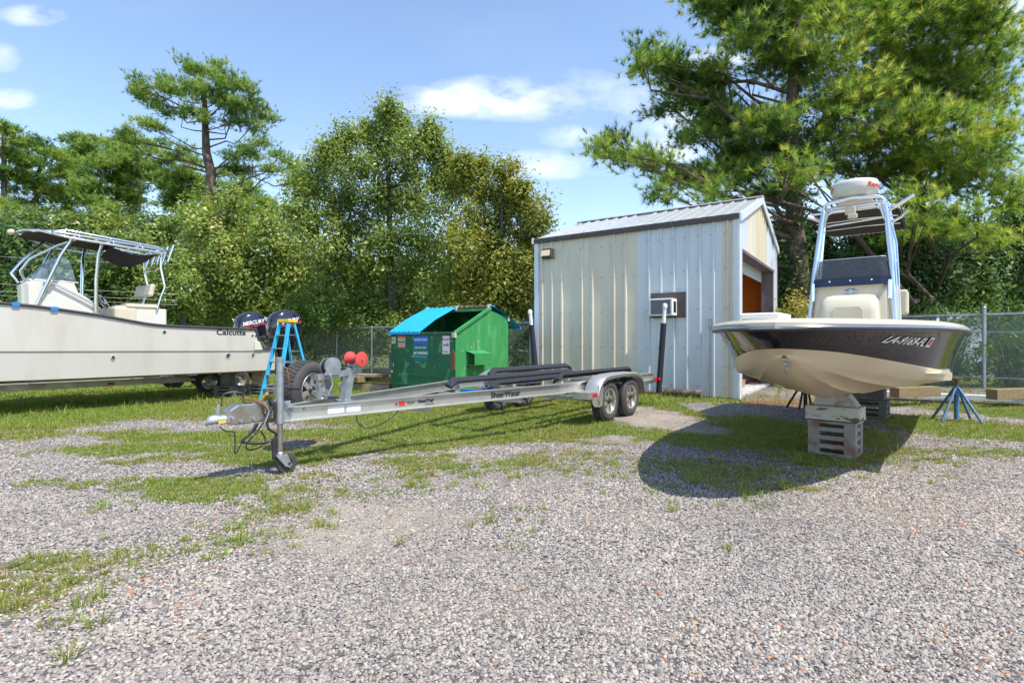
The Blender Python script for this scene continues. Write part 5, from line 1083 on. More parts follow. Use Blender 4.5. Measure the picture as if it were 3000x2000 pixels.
# stack of timbers behind the spare wheel
for i, (xa, xb, yb, h, w_, hh_, mt, lb) in enumerate([(1000, 1130, 1105, .40, .30, .07, 'wood', 'top plank of the timber stack left of the dumpster'), (1010, 1060, 1112, .30, .25, .14, 'woodlight', 'stubby cut timber under the top plank left of the dumpster'), (1060, 1150, 1110, .30, .2, .15, 'woodlight', 'thick squared timber with its end against the dumpster'), (1000, 1150, 1130, .10, .35, .18, 'wood', 'dark lowest timber of the stack left of the dumpster')]):
    z_ = 14.4; plank('timber', lb, 'timber', W(xa, 1000+(1.3-h)*FPX/z_, z_), W(xb, 1000+(1.3-h)*FPX/(z_-.5), z_-.5), w_, hh_, M[mt], 'timber stack left of the dumpster')
for i, (xa, xb, ya, yb, z_, r) in enumerate([(1935, 2056, 1148, 1155, .10, .10), (1905, 2010, 1140, 1140, .08, .07), (1830, 1960, 1150, 1150, .06, .045), (1650, 1900, 1140, 1150, .05, .05)]):
    a = G(xa, ya, z_); b_ = G(xb, yb, z_); lb = ['charred log end lying against the shed wall', 'thin dark log behind the charred log', 'weathered pole by the shed wall behind the trailer wheels', 'long thin pole behind the trailer bunks'][i]
    m = MB(); o = (a+b_)/2; o.z = 0; m.tube([a-o, (a+b_)/2-o+Vector((0,.03,.01)), b_-o], [r, r*.9, r], 9); ob = m.build('log', M['bark'], None, smooth=True, auto=50); ob.location = o; tag(ob, lb, 'log', 'logs by the shed wall')
def interp(x, tab):
    xs = [a for a, b in tab]; ys = [b for a, b in tab]; return float(np.interp(x, xs, ys))
def smooth_interp(x, tab):
    if x <= tab[0][0]: return tab[0][1]
    if x >= tab[-1][0]: return tab[-1][1]
    i = max(k for k in range(len(tab)-1) if tab[k][0] <= x)
    P = lambda k: tab[min(max(k, 0), len(tab)-1)]
    (x0, y0), (x1, y1) = P(i), P(i+1); h = x1-x0; t = (x-x0)/h
    def sl(k):
        a, b_, c = P(k-1), P(k), P(k+1)
        return 0 if c[0] == a[0] else (c[1]-a[1])/(c[0]-a[0])
    m0, m1 = sl(i)*h, sl(i+1)*h
    return (2*t**3-3*t*t+1)*y0+(t**3-2*t*t+t)*m0+(-2*t**3+3*t*t)*y1+(t**3-t*t)*m1
# =============== right boat: black and cream bay boat ===============
RB = Vector((1.98, 3.99, 0)); RR = R(-38.5)
rb = thing('bay_boat', 'glossy black and cream centre console boat with tower and radar, bow toward us on blocks', 'boat', RB, RR)
rM = Matrix.Translation(RB) @ Matrix.Rotation(RR, 4, 'Z')
Lb = 7.35
railw = [(0,0),(.06,.16),(.18,.32),(.43,.50),(.935,.74),(1.35,.88),(2.11,1.05),(2.88,1.17),(3.6,1.22),(4.7,1.26),(7.35,1.25)]
railh = [(0,1.415),(2,1.43),(4,1.41),(7.35,1.40)]
paintw = [(.14,0),(.16,.05),(.21,.11),(.30,.18),(.55,.33),(1.2,.62),(2,.88),(3.5,1.07),(7.35,1.14)]; painth = [(.14,1.245),(.55,1.215),(1.2,1.14),(2,1.055),(3.5,.95),(5,.87),(7.35,.80)]
chinew = [(.26,0),(.28,.04),(.33,.09),(.42,.15),(.7,.30),(1.2,.54),(2,.84),(3.5,1.06),(7.35,1.13)]; chineh = [(.26,1.195),(.7,1.11),(1.2,1.035),(2,.95),(3.5,.855),(5,.79),(7.35,.74)]
keelh = [(.30,1.17),(.355,1.14),(.5,1.06),(.85,.935),(1.3,.82),(1.8,.74),(2.45,.68),(3.5,.64),(5,.56),(7.35,.47)]
def rowpt(r, u):
    """hull row r (0 keel .. top) at station parameter u in 0..1 -> (x, s, z)"""
    def st(s0): return s0+(Lb-s0)*u
    def rail(): s = st(0); return (smooth_interp(s, railw), s, interp(s, railh))
    def paint(): s = st(.14); return (max(0, smooth_interp(s, paintw)), s, smooth_interp(s, painth))
    def chine(): s = st(.26); return (max(0, smooth_interp(s, chinew)), s, smooth_interp(s, chineh))
    def keel(): s = st(.30); return (0, s, smooth_interp(s, keelh))
    if r == 'keel': return keel()
    if r == 'rail': return rail()
    if r == 'paint': return paint()
    if r == 'chine': return chine()
    if isinstance(r, tuple) and r[0] == 'b':      # bottom, fraction keel->chine, lift
        f, lift = r[1], r[2]; k, c = keel(), chine(); conv = .5*f*(1-f)*max(0, 1-u*2.2)*.35
        fade = min(1, max(0, (k[1]-.75)/.5)); return (c[0]*f+conv*.5, k[1]+(c[1]-k[1])*f, k[2]+(c[2]-k[2])*f-conv*.25+lift*fade*.6)
    f = r[1]; p, q = paint(), rail(); g = f**1.55; return (p[0]+(q[0]-p[0])*g, p[1]+(q[1]-p[1])*f, p[2]+(q[2]-p[2])*f)
rows = ['keel', ('b',.12,0), ('b',.33,0), ('b',.36,-.022), ('b',.375,.0), ('b',.52,0), ('b',.68,0), ('b',.71,-.024), ('b',.73,0), ('b',.87,0), 'chine', 'paint']
rowsT = ['paint', ('s',.12), ('s',.28), ('s',.45), ('s',.62), ('s',.78), ('s',.92), 'rail']
us = [0,.002,.004,.007,.01,.014,.018,.028,.04,.055,.075,.1,.13,.165,.2,.25,.3,.36,.43,.5,.6,.7,.8,.9,1.0]
def hullpart(name, rws, mat):
    secs = []
    for u in us:
        h = [rowpt(r, u) for r in rws]
        if rws[0] == 'keel': sec = [(-x, s, z) for x, s, z in h[::-1]]+[(x, s, z) for x, s, z in h[1:]]
        else: sec = None
        secs.append(sec)
    b = MB(); b.loft(secs); return b.build(name, mat, rb, smooth=True, auto=48)
hullpart('hull_bottom', rows, M['hullbottom'])
b = MB()
for sg in (1, -1):
    secs = [[(sg*x, s, z) for x, s, z in [rowpt(r, u) for r in rowsT]] for u in us]
    if sg < 0: secs = [q[::-1] for q in secs]
    b.loft(secs)
hs = b.build('hull_sides', M['hullblack'], rb, smooth=True, auto=60)
# transom
tp_ = [rowpt(r, 1) for r in rows]+[rowpt(r, 1) for r in rowsT[1:]]
b = MB(); pl = [(x, s, z) for x, s, z in tp_]+[(-x, s, z) for x, s, z in tp_[::-1][:-1]]; b.add(pl, [tuple(range(len(pl)))]); b.build('transom', M['whitegel'], rb)
# deck cap and rub rail
capS = []; 
ss = [0,.02,.06,.12,.2,.32,.43,.65,.935,1.35,1.7,2.11,2.5,2.88,3.6,4.7,6,7.35]
def capsec(s, sg):
    w = smooth_interp(s, railw); z = interp(s, railh); inn = max(w-.24, 0) if s > .9 else 0
    q = .02
    q = q if s > .01 else 0; return [(sg*(w+q), s-(.03 if s < .1 else 0), z-.02), (sg*(w+q), s-(.03 if s < .1 else 0), z+.028), (sg*max(w-.01, 0), s+.005, z+.050), (sg*max(w-.05, 0), s+.02, z+.058), (sg*inn, s+.05, z+.062), (sg*inn, s+.05, z-.25 if s > .9 else z+.04)]
for sg in (1, -1):
    secs = [capsec(s, sg) for s in ss]
    if sg < 0: secs = [q[::-1] for q in secs]
    capS.append(MB().loft(secs))
b = MB(); [b.add(c.v, c.f) for c in capS]
b.add([(-1.0,2.0,1.46),(1.0,2.0,1.46),(.6,.9,1.475),(-.6,.9,1.475)], [(0,1,2,3)]); b.add([(-1.05,2.0,1.0),(1.05,2.0,1.0),(1.05,7.3,1.0),(-1.05,7.3,1.0)], [(0,1,2,3)]); b.build('deck', M['creamgel'], rb, smooth=True, auto=35)
path = [(-smooth_interp(s, railw)-.012, s, interp(s, railh)-.012) for s in ss[::-1]]+[(smooth_interp(s, railw)+.012, s, interp(s, railh)-.012) for s in ss[1:]]
b = MB(); b.tube(path, .026, 8); rr_ = b.build('rub_rail', M['rubrail'], rb, smooth=True)
b = MB(); b.tube([(x*1.012+math.copysign(.014, x) if abs(x) > .05 else x, y-(.022 if y < .3 else .008), z+.004) for x, y, z in path], .011, 6); b.build('rail_insert', M['railchrome'], rr_, smooth=True)
b = MB(); b.box((-.18,.46,1.505), (.30,.44,.05)); b.build('motor_mount_plate', M['white'], rb, bevel=.012)
b = MB(); b.tube([(.0,.37,1.11),(.0,.33,1.105),(.0,.315,1.075),(.0,.335,1.05),(.0,.40,1.045)], .009, 8); b.cyl((.0,.40,1.112),(.0,.345,1.112),.02,n=10); b.build('bow_eye', M['steel'], rb, smooth=True)
for (s_, w_) in ((2.1,.02),(4.2,.02)):
    b = MB(); b.tube([(.95,s_,1.50),(.95,s_+.04,1.525),(.95,s_+.16,1.525),(.95,s_+.2,1.50)], .012, 6); b.build('cleat', M['tube'], rb, smooth=True)
# registration letters wrapped on the hull side
def on_side(ob, s0, s1, f0, f1, sg, off=.005):
    me = ob.data; xs = [v.co.x for v in me.vertices]; ys = [v.co.y for v in me.vertices]
    x0, x1, y0, y1 = min(xs), max(xs), min(ys), max(ys)
    for v in me.vertices:
        a = (v.co.x-x0)/(x1-x0); c = (v.co.y-y0)/(y1-y0)
        s = s0+(s1-s0)*a; f = f0+(f1-f0)*c; u = min(max((s-.14*(1-f))/(Lb-.14*(1-f)), 0), 1)
        p = Vector(rowpt(('s', f), u)); d = Vector(rowpt(('s', f), min(u+.01, 1)))-p; e = Vector(rowpt(('s', min(f+.05, 1)), u))-p
        n_ = d.cross(e).normalized(); n_ = n_ if n_.x > 0 else -n_
        q = p+n_*off; v.co = (q.x*sg, q.y, q.z)
def side_text(body, s0, s1, f0, f1, sg, mat, sh=.35):
    o = text(body, 1, (0,0,0), (1,0,0), (0,1,0), mat, rb, shear=sh, bold=.02, ext=0); o.matrix_local = Matrix.Identity(4)
    on_side(o, s0 if sg > 0 else s1, s1 if sg > 0 else s0, f0, f1, sg); return o
side_text('LA-9169-FL', .90, 1.62, .50, .72, 1, M['letterw']); side_text('LA-9169-FL', .90, 1.62, .50, .72, -1, M['letterw'])
def side_patch(s0, s1, f0, f1, sg, mat, name, off):
    b = MB(); n = 6; vs = [(i/n, j/3, 0) for j in range(4) for i in range(n+1)]
    b.add(vs, [(j*(n+1)+i, j*(n+1)+i+1, (j+1)*(n+1)+i+1, (j+1)*(n+1)+i) for j in range(3) for i in range(n)]); o = b.build(name, mat, rb); on_side(o, s0, s1, f0, f1, sg, off); return o
for sg in (1, -1): side_patch(1.67, 1.78, .50, .74, sg, M['stickerw'], 'sticker', .004); side_patch(1.69, 1.76, .55, .70, sg, M['red'], 'sticker', .006)
# console
CY = 4.45
def csec(z, hw, y0, y1, r=.07):
    pts = []
    for (cx, cy, a0) in ((hw-r, y0+r, -90), (hw-r, y1-r, 0), (-hw+r, y1-r, 90), (-hw+r, y0+r, 180)):
        for k in range(4): a = R(a0+30*k); pts.append((cx+r*math.cos(a), cy+r*math.sin(a), z))
    return pts
b = MB(); b.loft([csec(1.0,.50,CY-.02,CY+1.1), csec(1.6,.48,CY,CY+1.1), csec(2.0,.45,CY+.05,CY+1.0), csec(2.09,.44,CY+.07,CY+.95), csec(2.12,.41,CY+.10,CY+.92)], closed=True, cap=True); cn = b.build('console', M['creamgel'], rb, smooth=True, auto=60)
b = MB(); b.loft([csec(1.0,.36,CY-.34,CY+.1,.1), csec(1.70,.35,CY-.32,CY+.1,.1), csec(1.86,.33,CY-.28,CY+.12,.1), csec(1.93,.29,CY-.18,CY+.15,.1), csec(1.95,.22,CY-.08,CY+.12,.06)], closed=True, cap=True); st_ = b.build('front_seat', M['creamgel'], cn, smooth=True, auto=60)
b = MB(); b.prism([(-.18,CY-.336,1.30),(.18,CY-.336,1.30),(.18,CY-.315,1.73),(.14,CY-.313,1.775),(-.14,CY-.313,1.775),(-.18,CY-.315,1.73)], None, (0,-.012,0)); b.build('hatch', M['vinyl'], cn, bevel=.01)
b = MB(); b.lathe([(0,.012),(.03,.012),(.045,.0)], c=(0,CY+.045,2.00), M=Matrix.Rotation(R(90),4,'X') @ Matrix.Scale(1.9,4,(1,0,0)), n=24); em = b.build('emblem', M['railchrome'], cn, smooth=True)
b = MB(); b.loft([[(-.445,CY+.10,2.08),(-.445,CY-.0,2.08),(-.35,CY-.02,2.08),(.35,CY-.02,2.08),(.445,CY,2.08),(.445,CY+.10,2.08)],[(-.44,CY+.10,2.20),(-.44,CY+.02,2.20),(-.35,CY,2.20),(.35,CY,2.20),(.44,CY+.02,2.20),(.44,CY+.10,2.20)]]); nb_ = b.build('navy_band', M['navy'], cn)
for x_ in (-.25, .0, .25): b = MB(); b.cyl((x_,CY-.015,2.15),(x_,CY-.035,2.15),.011,n=8); b.build('snap', M['tube'], nb_)
b = MB(); b.loft([[(-.44,CY+.55,2.16),(-.44,CY+.03,2.19),(-.36,CY+.01,2.19),(.36,CY+.01,2.19),(.44,CY+.03,2.19),(.44,CY+.55,2.16)],[(-.40,CY+.60,2.46),(-.40,CY+.15,2.48),(-.34,CY+.13,2.48),(.34,CY+.13,2.48),(.40,CY+.15,2.48),(.40,CY+.60,2.46)]]); wsn = b.build('windscreen', M['smoke'], cn)
b = MB(); b.tube([(-.40,CY+.60,2.46),(-.40,CY+.15,2.48),(-.34,CY+.13,2.482),(.34,CY+.13,2.482),(.40,CY+.15,2.48),(.40,CY+.60,2.46)], .006, 5); b.build('edge_strip', M['tube'], wsn)
for x_ in (-.455, .455): b = MB(); b.tube([(x_,CY-.06,1.88),(x_,CY-.05,2.13)], .026, 10); b.build('rod_holder', M['tube'], cn, smooth=True, auto=60)
b = MB(); b.box((.56,CY+1.05,1.88), (.12,.42,.36)); b.build('seat_back', M['vinyl'], rb, bevel=.03)
b = MB(); b.box((.0,CY+1.6,1.55), (1.0,.5,.5)); b.build('leaning_seat', M['vinyl'], rb, bevel=.04)
# tower
def tube_(name, pts, r, mat=M['tube'], par=rb, n=10): return MB().tube(pts, r, n).build(name, mat, par, smooth=True, auto=60)
ZT = 3.32
def leg(sg, y0, y1, xb, xt): return tube_('tower_leg', [(sg*xb,y0,1.30),(sg*(xb*.55+xt*.45),(y0+y1)/2-.02,2.35),(sg*(xt+.012),y1-.01,3.08),(sg*(xt-.02),y1+.02,ZT-.03)], .030)
for sg in (1, -1): leg(sg, 4.42, 4.76, .525, .385); leg(sg, 5.05, 5.12, .54, .41)
tube_('top_hoop', [(-.375,4.77,ZT-.10),(-.36,4.775,ZT-.01),(-.29,4.76,ZT+.03),(0,4.72,ZT+.055),(.29,4.76,ZT+.03),(.36,4.775,ZT-.01),(.375,4.77,ZT-.10)], .029)
tube_('top_hoop', [(-.40,5.13,ZT-.10),(-.37,5.13,ZT),(-.28,5.12,ZT+.03),(.28,5.12,ZT+.03),(.37,5.13,ZT),(.40,5.13,ZT-.10)], .024)
tube_('lower_hoop', [(-.38,4.80,ZT-.30),(-.33,4.80,ZT-.14),(-.25,4.80,ZT-.09),(.25,4.80,ZT-.09),(.33,4.80,ZT-.14),(.38,4.80,ZT-.30)], .020)
tube_('cross_bar', [(-.38,5.10,ZT-.25),(.46,5.10,ZT-.20)], .014); tube_('cross_bar', [(-.38,4.90,ZT-.03),(.38,4.90,ZT-.03)], .018)
for sg in (1, -1): tube_('side_rail', [(sg*.37,4.77,ZT-.01),(sg*.40,5.3,ZT)], .02)
b = MB(); b.box((0,4.94,ZT+.045), (.44,.42,.02)); b.build('radar_plate', M['white'], rb)
b = MB(); b.lathe([(0,ZT+.07),(.20,ZT+.07),(.275,ZT+.11),(.30,ZT+.18),(.305,ZT+.26),(.285,ZT+.31),(.20,ZT+.335),(0,ZT+.345)], c=(0,4.94,0), n=40); rdm = b.build('radome', M['whitegel'], rb, smooth=True, auto=60)
def wrap_cyl(o, c, r, z0, a0):
    for v in o.data.vertices:
        a = a0+v.co.x/r; z = z0+v.co.y; v.co = (c[0]+math.sin(a)*(r+.003), c[1]-math.cos(a)*(r+.003), z)
for txt, a0, sh in (('Raymarine', .62, .2), ('MAP', -1.30, .2)):
    o = text(txt, .10, (0,0,0), (1,0,0), (0,1,0), M['red'], rdm, shear=sh, bold=.003, ext=0, align='LEFT' if txt[0] == 'R' else 'CENTER'); o.matrix_local = Matrix.Identity(4); wrap_cyl(o, (0,4.94), .304, ZT+.21, a0-RR*0)
b = MB(); b.lathe([(0,.0),(.03,.0),(.03,.05),(0,.06)], c=(.40,5.1,ZT+.04), n=12); b.box((.36,4.95,ZT+.06),(.14,.08,.03)); b.build('horn', M['galv'], rb)
b = MB(); b.box((-.03,4.70,ZT-.13), (.13,.05,.12)); b.box((.0,4.69,ZT-.22),(.12,.04,.07)); b.build('spreader_light', M['vinyl'], rb, bevel=.012)
# shade canopy behind the tower
CH = ZT-.02
b = MB(); cp_ = [(-.60,5.25),(.44,5.25),(.48,5.5),(.48,7.2),(.42,7.4),(-.58,7.4),(-.64,7.2),(-.64,5.5)]
b.loft([[(x,y,CH) for x,y in cp_],[(x,y,CH-.014) for x,y in cp_]], closed=True, cap=True); b.build('canopy', M['canvas'], rb)
tube_('canopy_frame', [(x*1.05,y+(.03 if y > 6 else -.03),CH) for x,y in cp_]+[(cp_[0][0]*1.05,cp_[0][1]-.03,CH)], .020)
for y_ in (5.9, 6.6): tube_('canopy_bow', [(-.64,y_,CH-.025),(0,y_,CH-.01),(.48,y_,CH-.025)], .014)
b = MB()
for k in range(26):
    y_ = 5.5+k*.07; 
    for sg in (1, -1): b.tube([(sg*.545-.08,y_,CH+.022),(sg*.615-.08,y_+.02,CH+.012),(sg*.615-.08,y_+.02,CH-.02),(sg*.545-.08,y_,CH-.024)], .005, 4, cap=False)
for k in range(15): x_ = -.5+k*.071; b.tube([(x_,7.38,CH+.022),(x_+.02,7.455,CH+.01),(x_+.02,7.455,CH-.02),(x_,7.38,CH-.024)], .005, 4, cap=False)
ls_ = b.build('lacing', M['canvas'], rb); ls_['kind'] = 'stuff'
tube_('rod_rocket', [(.39,4.92,ZT-.16),(.55,4.86,ZT-.09),(.70,4.80,ZT-.01)], .028); tube_('rod_rocket', [(.41,5.1,ZT-.30),(.55,5.08,ZT-.24),(.64,5.06,ZT-.16)], .022)
tube_('rod_rocket', [(-.38,4.95,ZT-.22),(-.50,4.90,ZT-.16),(-.60,4.86,ZT-.11)], .028); tube_('rod_rocket', [(-.39,5.1,ZT-.34),(-.48,5.1,ZT-.36),(-.52,5.1,ZT-.30)], .020)
tube_('grab_rail', [(.56,4.7,1.45),(.53,4.78,2.2),(.50,4.95,2.7),(.44,5.0,3.0)], .014, M['tube']); tube_('grab_rail', [(-.52,5.3,1.45),(-.48,5.2,2.3),(-.42,5.15,3.0)], .014)
# =============== supports of the right boat ===============
def slotted_block(label, loc, rz, w, d, h, n, front, group, ledge=.02):
    t = thing('slotted_block', label, 'block', loc, rz, group); st = h/n
    for k in range(n):
        b = MB(); z = k*st
        b.box((0, -d/2+.025, z+st*.26), (w-.09, .05, st*.50)); b.box((0, d/2-.025, z+st*.26), (w-.09, .05, st*.50)); b.build('slat', front, t, bevel=.006)
        for sx in (-1, 1):
            b = MB(); b.box((sx*(w/2-.03), 0, z+st*.26), (.05, d-.02, st*.50)); b.build('slat', front, t, bevel=.006)
    for sx in (-1, 1):
        for sy in (-1, 1): b = MB(); b.box((sx*(w/2-.055), sy*(d/2-.05), h/2), (.115, .105, h)); b.build('corner_post', front, t, bevel=.008)
    b = MB(); b.box((0, 0, h+.008), (w+ledge, d+ledge, .03)); b.build('top_board', front, t, bevel=.006)
    return t
BG = 'slotted blocks under the black and cream boat'
slotted_block('stained pale slotted block carrying the bow of the black and cream boat', (3.74, 6.16, -.01), R(-43), .47, .40, .385, 4, M['blockfront'], BG)
slotted_block('dark slotted block farther back under the cream keel', (6.16, 9.20, -.01), R(-42), .56, .42, .29, 3, M['blockdark'], BG)
def timber_thing(name, label, loc, rz, dims, mat, poly=None):
    t = MB()
    if poly: t.prism([(x, -dims[1]/2, z) for x, z in poly], None, (0, dims[1], 0))
    else: t.box((0,0,dims[2]/2), dims)
    o = t.build(name, mat, None, bevel=.006); o.location = loc; o.rotation_euler = (0,0,rz); return tag(o, label, 'timber')
timber_thing('timber', 'white timber with peeling paint on top of the stained slotted block', (3.72, 6.13, .408), R(-43), (.54, .34, .155), M['peel'])
timber_thing('wedge', 'pale wedge shaped board between peeling timber and cream keel', (3.76, 6.16, .565), R(-43), (.44, .22, .13), M['concrete'], poly=[(-.22,0),(.22,0),(.13,.13),(-.19,.12)])
timber_thing('timber', 'dark timber on top of the dark slotted block farther back', (6.16, 9.20, .31), R(-42), (.48, .36, .17), M['blockdark'])
def boat_stand(label, c, top, mat, rad=.33, rz=0, nleg=4):
    t = thing('boat_stand', label, 'boat stand', c, rz, 'tripod stands under the black and cream boat')
    b = MB(); b.cyl((0,0,0.03),(0,0,top-.12),.035,n=12); b.build('post', mat, t, smooth=True, auto=40)
    b = MB(); b.cyl((0,0,top-.14),(0,0,top),.014,n=8); b.cyl((-.05,0,top-.10),(.05,0,top-.10),.008,n=6); b.build('screw', M['rust'], t)
    b = MB(); b.lathe([(0,0),(.06,0),(.075,.02),(0,.03)], c=(0,0,top-.02), n=14); b.build('pad', M['rust'], t)
    for k in range(nleg):
        a = 2*math.pi*k/nleg+.35; e = Vector((math.cos(a)*rad, math.sin(a)*rad, .01)); b = MB(); b.cyl((math.cos(a)*.03,math.sin(a)*.03,top-.16), e, .021, n=10); b.build('leg', mat, t, smooth=True, auto=40)
boat_stand('blue steel boat stand under the port stern corner of the black hull', (7.28, 8.72, 0), .70, M['bluestand'], rad=.36, nleg=4)
boat_stand('dark boat stand under the far side of the cream hull', (5.62, 10.2, 0), .72, M['darkstand'], rad=.34, rz=.4)
# =============== left boat ===============
LB = Vector((-5.79, 12.65, 0))
lb = thing('catamaran_boat', 'long grey white centre console boat with aluminium hardtop frame and two dark outboards', 'boat', LB, RR)
hgt = [(-9.4,2.2),(-6.5,2.06),(-4.63,1.965),(-4.17,1.93),(-3.23,1.80),(-2.5,1.67),(-2.13,1.635),(-1.2,1.61),(-.30,1.594)]
W2 = 2.6
def lsec(y):
    hg = smooth_interp(y, hgt) if y <= -.30 else (1.594-(y+.30)/.14*.45 if y < -.16 else 1.14)
    tp = max(0, (-y-6.2)/3.2); nw = W2/2*(1-tp**2.0*.93)      # half width toward the bow
    lift = .35*tp**2; hb = .62+max(0, -y-4)*.012+lift; kn = 1.075+max(0, -y)*.012
    hgi = max(1.139 if y > -.3 else 1.16, 1.139)
    half = [(0, .92), (.42, .90), (.50, .74+lift), (.72, .64+lift), (1.18, hb-.03), (1.275, hb), (1.29, kn-.01), (1.31, kn+.004), (1.30 if y > -5 else 1.33, hg-.06), (1.30, hg), (1.06, hg), (1.06, 1.13), (0, 1.13)]
    f = nw/(W2/2); return [(-W2/2+x*f, y, z) for x, z in half]+[(-W2/2-x*f, y, z) for x, z in half[::-1]]
ys = [-9.4,-9.1,-8.7,-8.2,-7.6,-7,-6.4,-5.8,-5.2,-4.63,-4.17,-3.8,-3.5,-3.23,-3,-2.75,-2.5,-2.3,-2.13,-1.9,-1.5,-1,-.6,-.34,-.30,-.26,-.2,-.16,-.1,.17]
n1 = len(lsec(0))//2
mrow = [1]*5+[0]*(2*n1-10)+[1]*5
b = MB(); b.loft([lsec(y) for y in ys], closed=True, cap=True, mrow=mrow+[1]*0 if len(mrow) == 2*n1 else None); hl = b.build('hull', [M['hullleft'], M['undertan']], lb, smooth=True, auto=28)
sec_ = [(.028, y, lsec(y)[9][2]+.0) for y in ys if y >= -9.2 and y <= .17]
def side_x(y): return lsec(y)[9][0]
b = MB(); b.tube([(side_x(y)+.012, y, lsec(y)[9][2]-.012) for y in ys if y > -9.2], .026, 8); b.build('rub_rail', M['rubrail'], lb, smooth=True)
for y_ in (-4.44, -3.93): b = MB(); z_ = smooth_interp(y_, hgt); b.box((.012, y_, z_-.012), (.062,.10,.066)); b.build('blue_tape', M['tapeblue'], lb)
for y_, z_, r_ in ((-2.18,1.50,.028),(-3.05,1.00,.028),(-.92,1.0,.036),(-.38,1.44,.020),(-.30,1.44,.018),(-.36,1.0,.024),(.08,1.02,.022)):
    b = MB(); b.lathe([(r_*1.3,0),(r_*1.3,.006),(r_,.008)], c=(.012,y_,z_), M=Matrix.Rotation(R(90),4,'Y'), n=14); f_ = b.build('drain_fitting', M['tube'], lb, smooth=True); b = MB(); b.cyl((.013,y_,z_),(.016,y_,z_),r_*.85,n=12); b.build('drain_hole', M['dark'], f_)
b = MB(); b.prism([(.006,-.34,1.10),(.006,-.14,1.10),(.006,-.20,1.30),(.006,-.34,1.30)], None, (.03,0,0)); b.build('quarter_fitting', M['whitegel'], lb, bevel=.008)
text('Calcutta', .165, (.008,-.85,1.50), (0,1,0), (0,0,1), M['letterk'], lb, bold=.003, shear=0, sx=1.15)
# console
pr = [(-4.10,1.13),(-4.14,2.38),(-4.06,2.47),(-3.46,2.47),(-3.40,2.27),(-3.24,2.16),(-3.10,2.02),(-3.02,1.82),(-2.96,1.13)]
b = MB(); b.loft([[(-1.72,y,z) for y,z in pr],[(-1.66,y-(.03 if y < -4 else 0),z) for y,z in pr],[(-.94,y-(.03 if y < -4 else 0),z) for y,z in pr],[(-.85,y,z-(.03 if z > 2.4 else 0)) for y,z in pr]], closed=True, cap=True); lc = b.build('console', M['whitegel'], lb, smooth=True, auto=40)
b = MB(); b.prism([(-.85,y,z) for y,z in [(-4.02,1.5),(-3.99,2.17),(-3.7,2.22),(-3.45,2.06),(-3.2,1.88),(-3.08,1.70),(-3.04,1.5)]], None, (.035,0,0)); b.build('side_panel', M['whitegel'], lc, bevel=.012)
b = MB(); b.lathe([(.045,0),(.045,.01),(0,.012)], c=(-.83,-3.90,2.27), M=Matrix.Rotation(R(90),4,'Y'), n=16); b.build('console_cap', M['galv'], lc)
b = MB()
gp = [(-4.04,2.46),(-3.66,2.96),(-3.58,2.96),(-3.50,2.80),(-3.42,2.46)]
b.add([(-.88,y,z) for y,z in gp], [(0,1,2,3,4)]); b.add([(-1.70,y,z) for y,z in gp], [(0,1,2,3,4)]); b.add([(-.93,-4.12,2.46),(-1.65,-4.12,2.46),(-1.60,-3.70,2.97),(-.98,-3.70,2.97),(-.88,-4.04,2.46),(-.88,-3.66,2.96),(-1.70,-4.04,2.46),(-1.70,-3.66,2.96)], [(0,1,2,3),(0,3,5,4),(1,6,7,2)])
lw = b.build('windscreen', M['glass'], lc)
b = MB(); b.box((-.87,-3.72,2.465), (.03,.66,.035)); b.box((-1.3,-4.10,2.465),(.80,.04,.03)); b.build('screen_frame', M['whitegel'], lw)
b = MB(); b.lathe([(.19,-.012),(.20,0),(.19,.012),(.18,0),(.19,-.012)], c=(-1.3,-2.86,2.10), M=Matrix.Rotation(R(-62),4,'X'), n=28)
for k in range(3): a = 2.094*k; b.cyl((-1.3,-2.86,2.10), Matrix.Translation((-1.3,-2.86,2.10)) @ Matrix.Rotation(R(-62),4,'X') @ Vector((.19*math.cos(a),.19*math.sin(a),0)), .010, n=6)
b.build('steering_wheel', M['tube'], lc, smooth=True, auto=60)
def lt(name, pts, r, mat=M['tube'], par=lb): return MB().tube(pts, r, 10).build(name, mat, par, smooth=True, auto=60)
lt('grab_rail', [(-.82,-3.93,2.44),(-.80,-3.80,2.42),(-.80,-3.3,2.13),(-.80,-3.06,1.97),(-.84,-3.02,1.86)], .018)
# hardtop frame
def top(x, y): return 3.40-(y+4.4)*.058-.0*x
ring = [(-1.30,-4.22),(-1.0,-4.18),(-.74,-4.05),(-.60,-3.85),(-.55,-3.6),(-.55,-2.05),(-.60,-1.95),(-2.0,-1.95),(-2.05,-2.05),(-2.05,-3.6),(-2.0,-3.85),(-1.86,-4.05),(-1.6,-4.18),(-1.30,-4.22)]
lt('top_frame', [(x,y,top(x,y)) for x,y in ring], .022)
ring2 = [(-.62,-4.15),(-.44,-3.75),(-.40,-3.5),(-.40,-2.05)]
lt('side_rail', [(-.72,-4.02,top(0,-4.1)),(-.52,-3.85,top(0,-4)-.06),(-.44,-3.6,top(0,-3.6)-.09),(-.44,-2.0,top(0,-2)-.09)], .022); lt('side_rail', [(-1.95,-4.0,top(0,-4.1)),(-2.12,-3.6,top(0,-3.6)-.09),(-2.12,-2.0,top(0,-2)-.09)], .020)
lt('side_rail', [(-.78,-3.85,top(0,-3.85)+.02),(-.72,-3.6,top(0,-3.6)+.09),(-.72,-2.05,top(0,-2)+.07),(-.72,-1.96,top(0,-2)+.0)], .020)
lt('side_rail', [(-1.88,-3.85,top(0,-3.85)+.02),(-1.88,-3.6,top(0,-3.6)+.09),(-1.88,-2.05,top(0,-2)+.07)], .018)
for y_ in (-3.85,-3.45,-2.9,-2.4,-2.0): lt('cross_tube', [(-2.05,y_,top(0,y_)),(-1.3,y_,top(0,y_)+.03),(-.55,y_,top(0,y_)),(-.44,y_,top(0,y_)-.08)], .018)
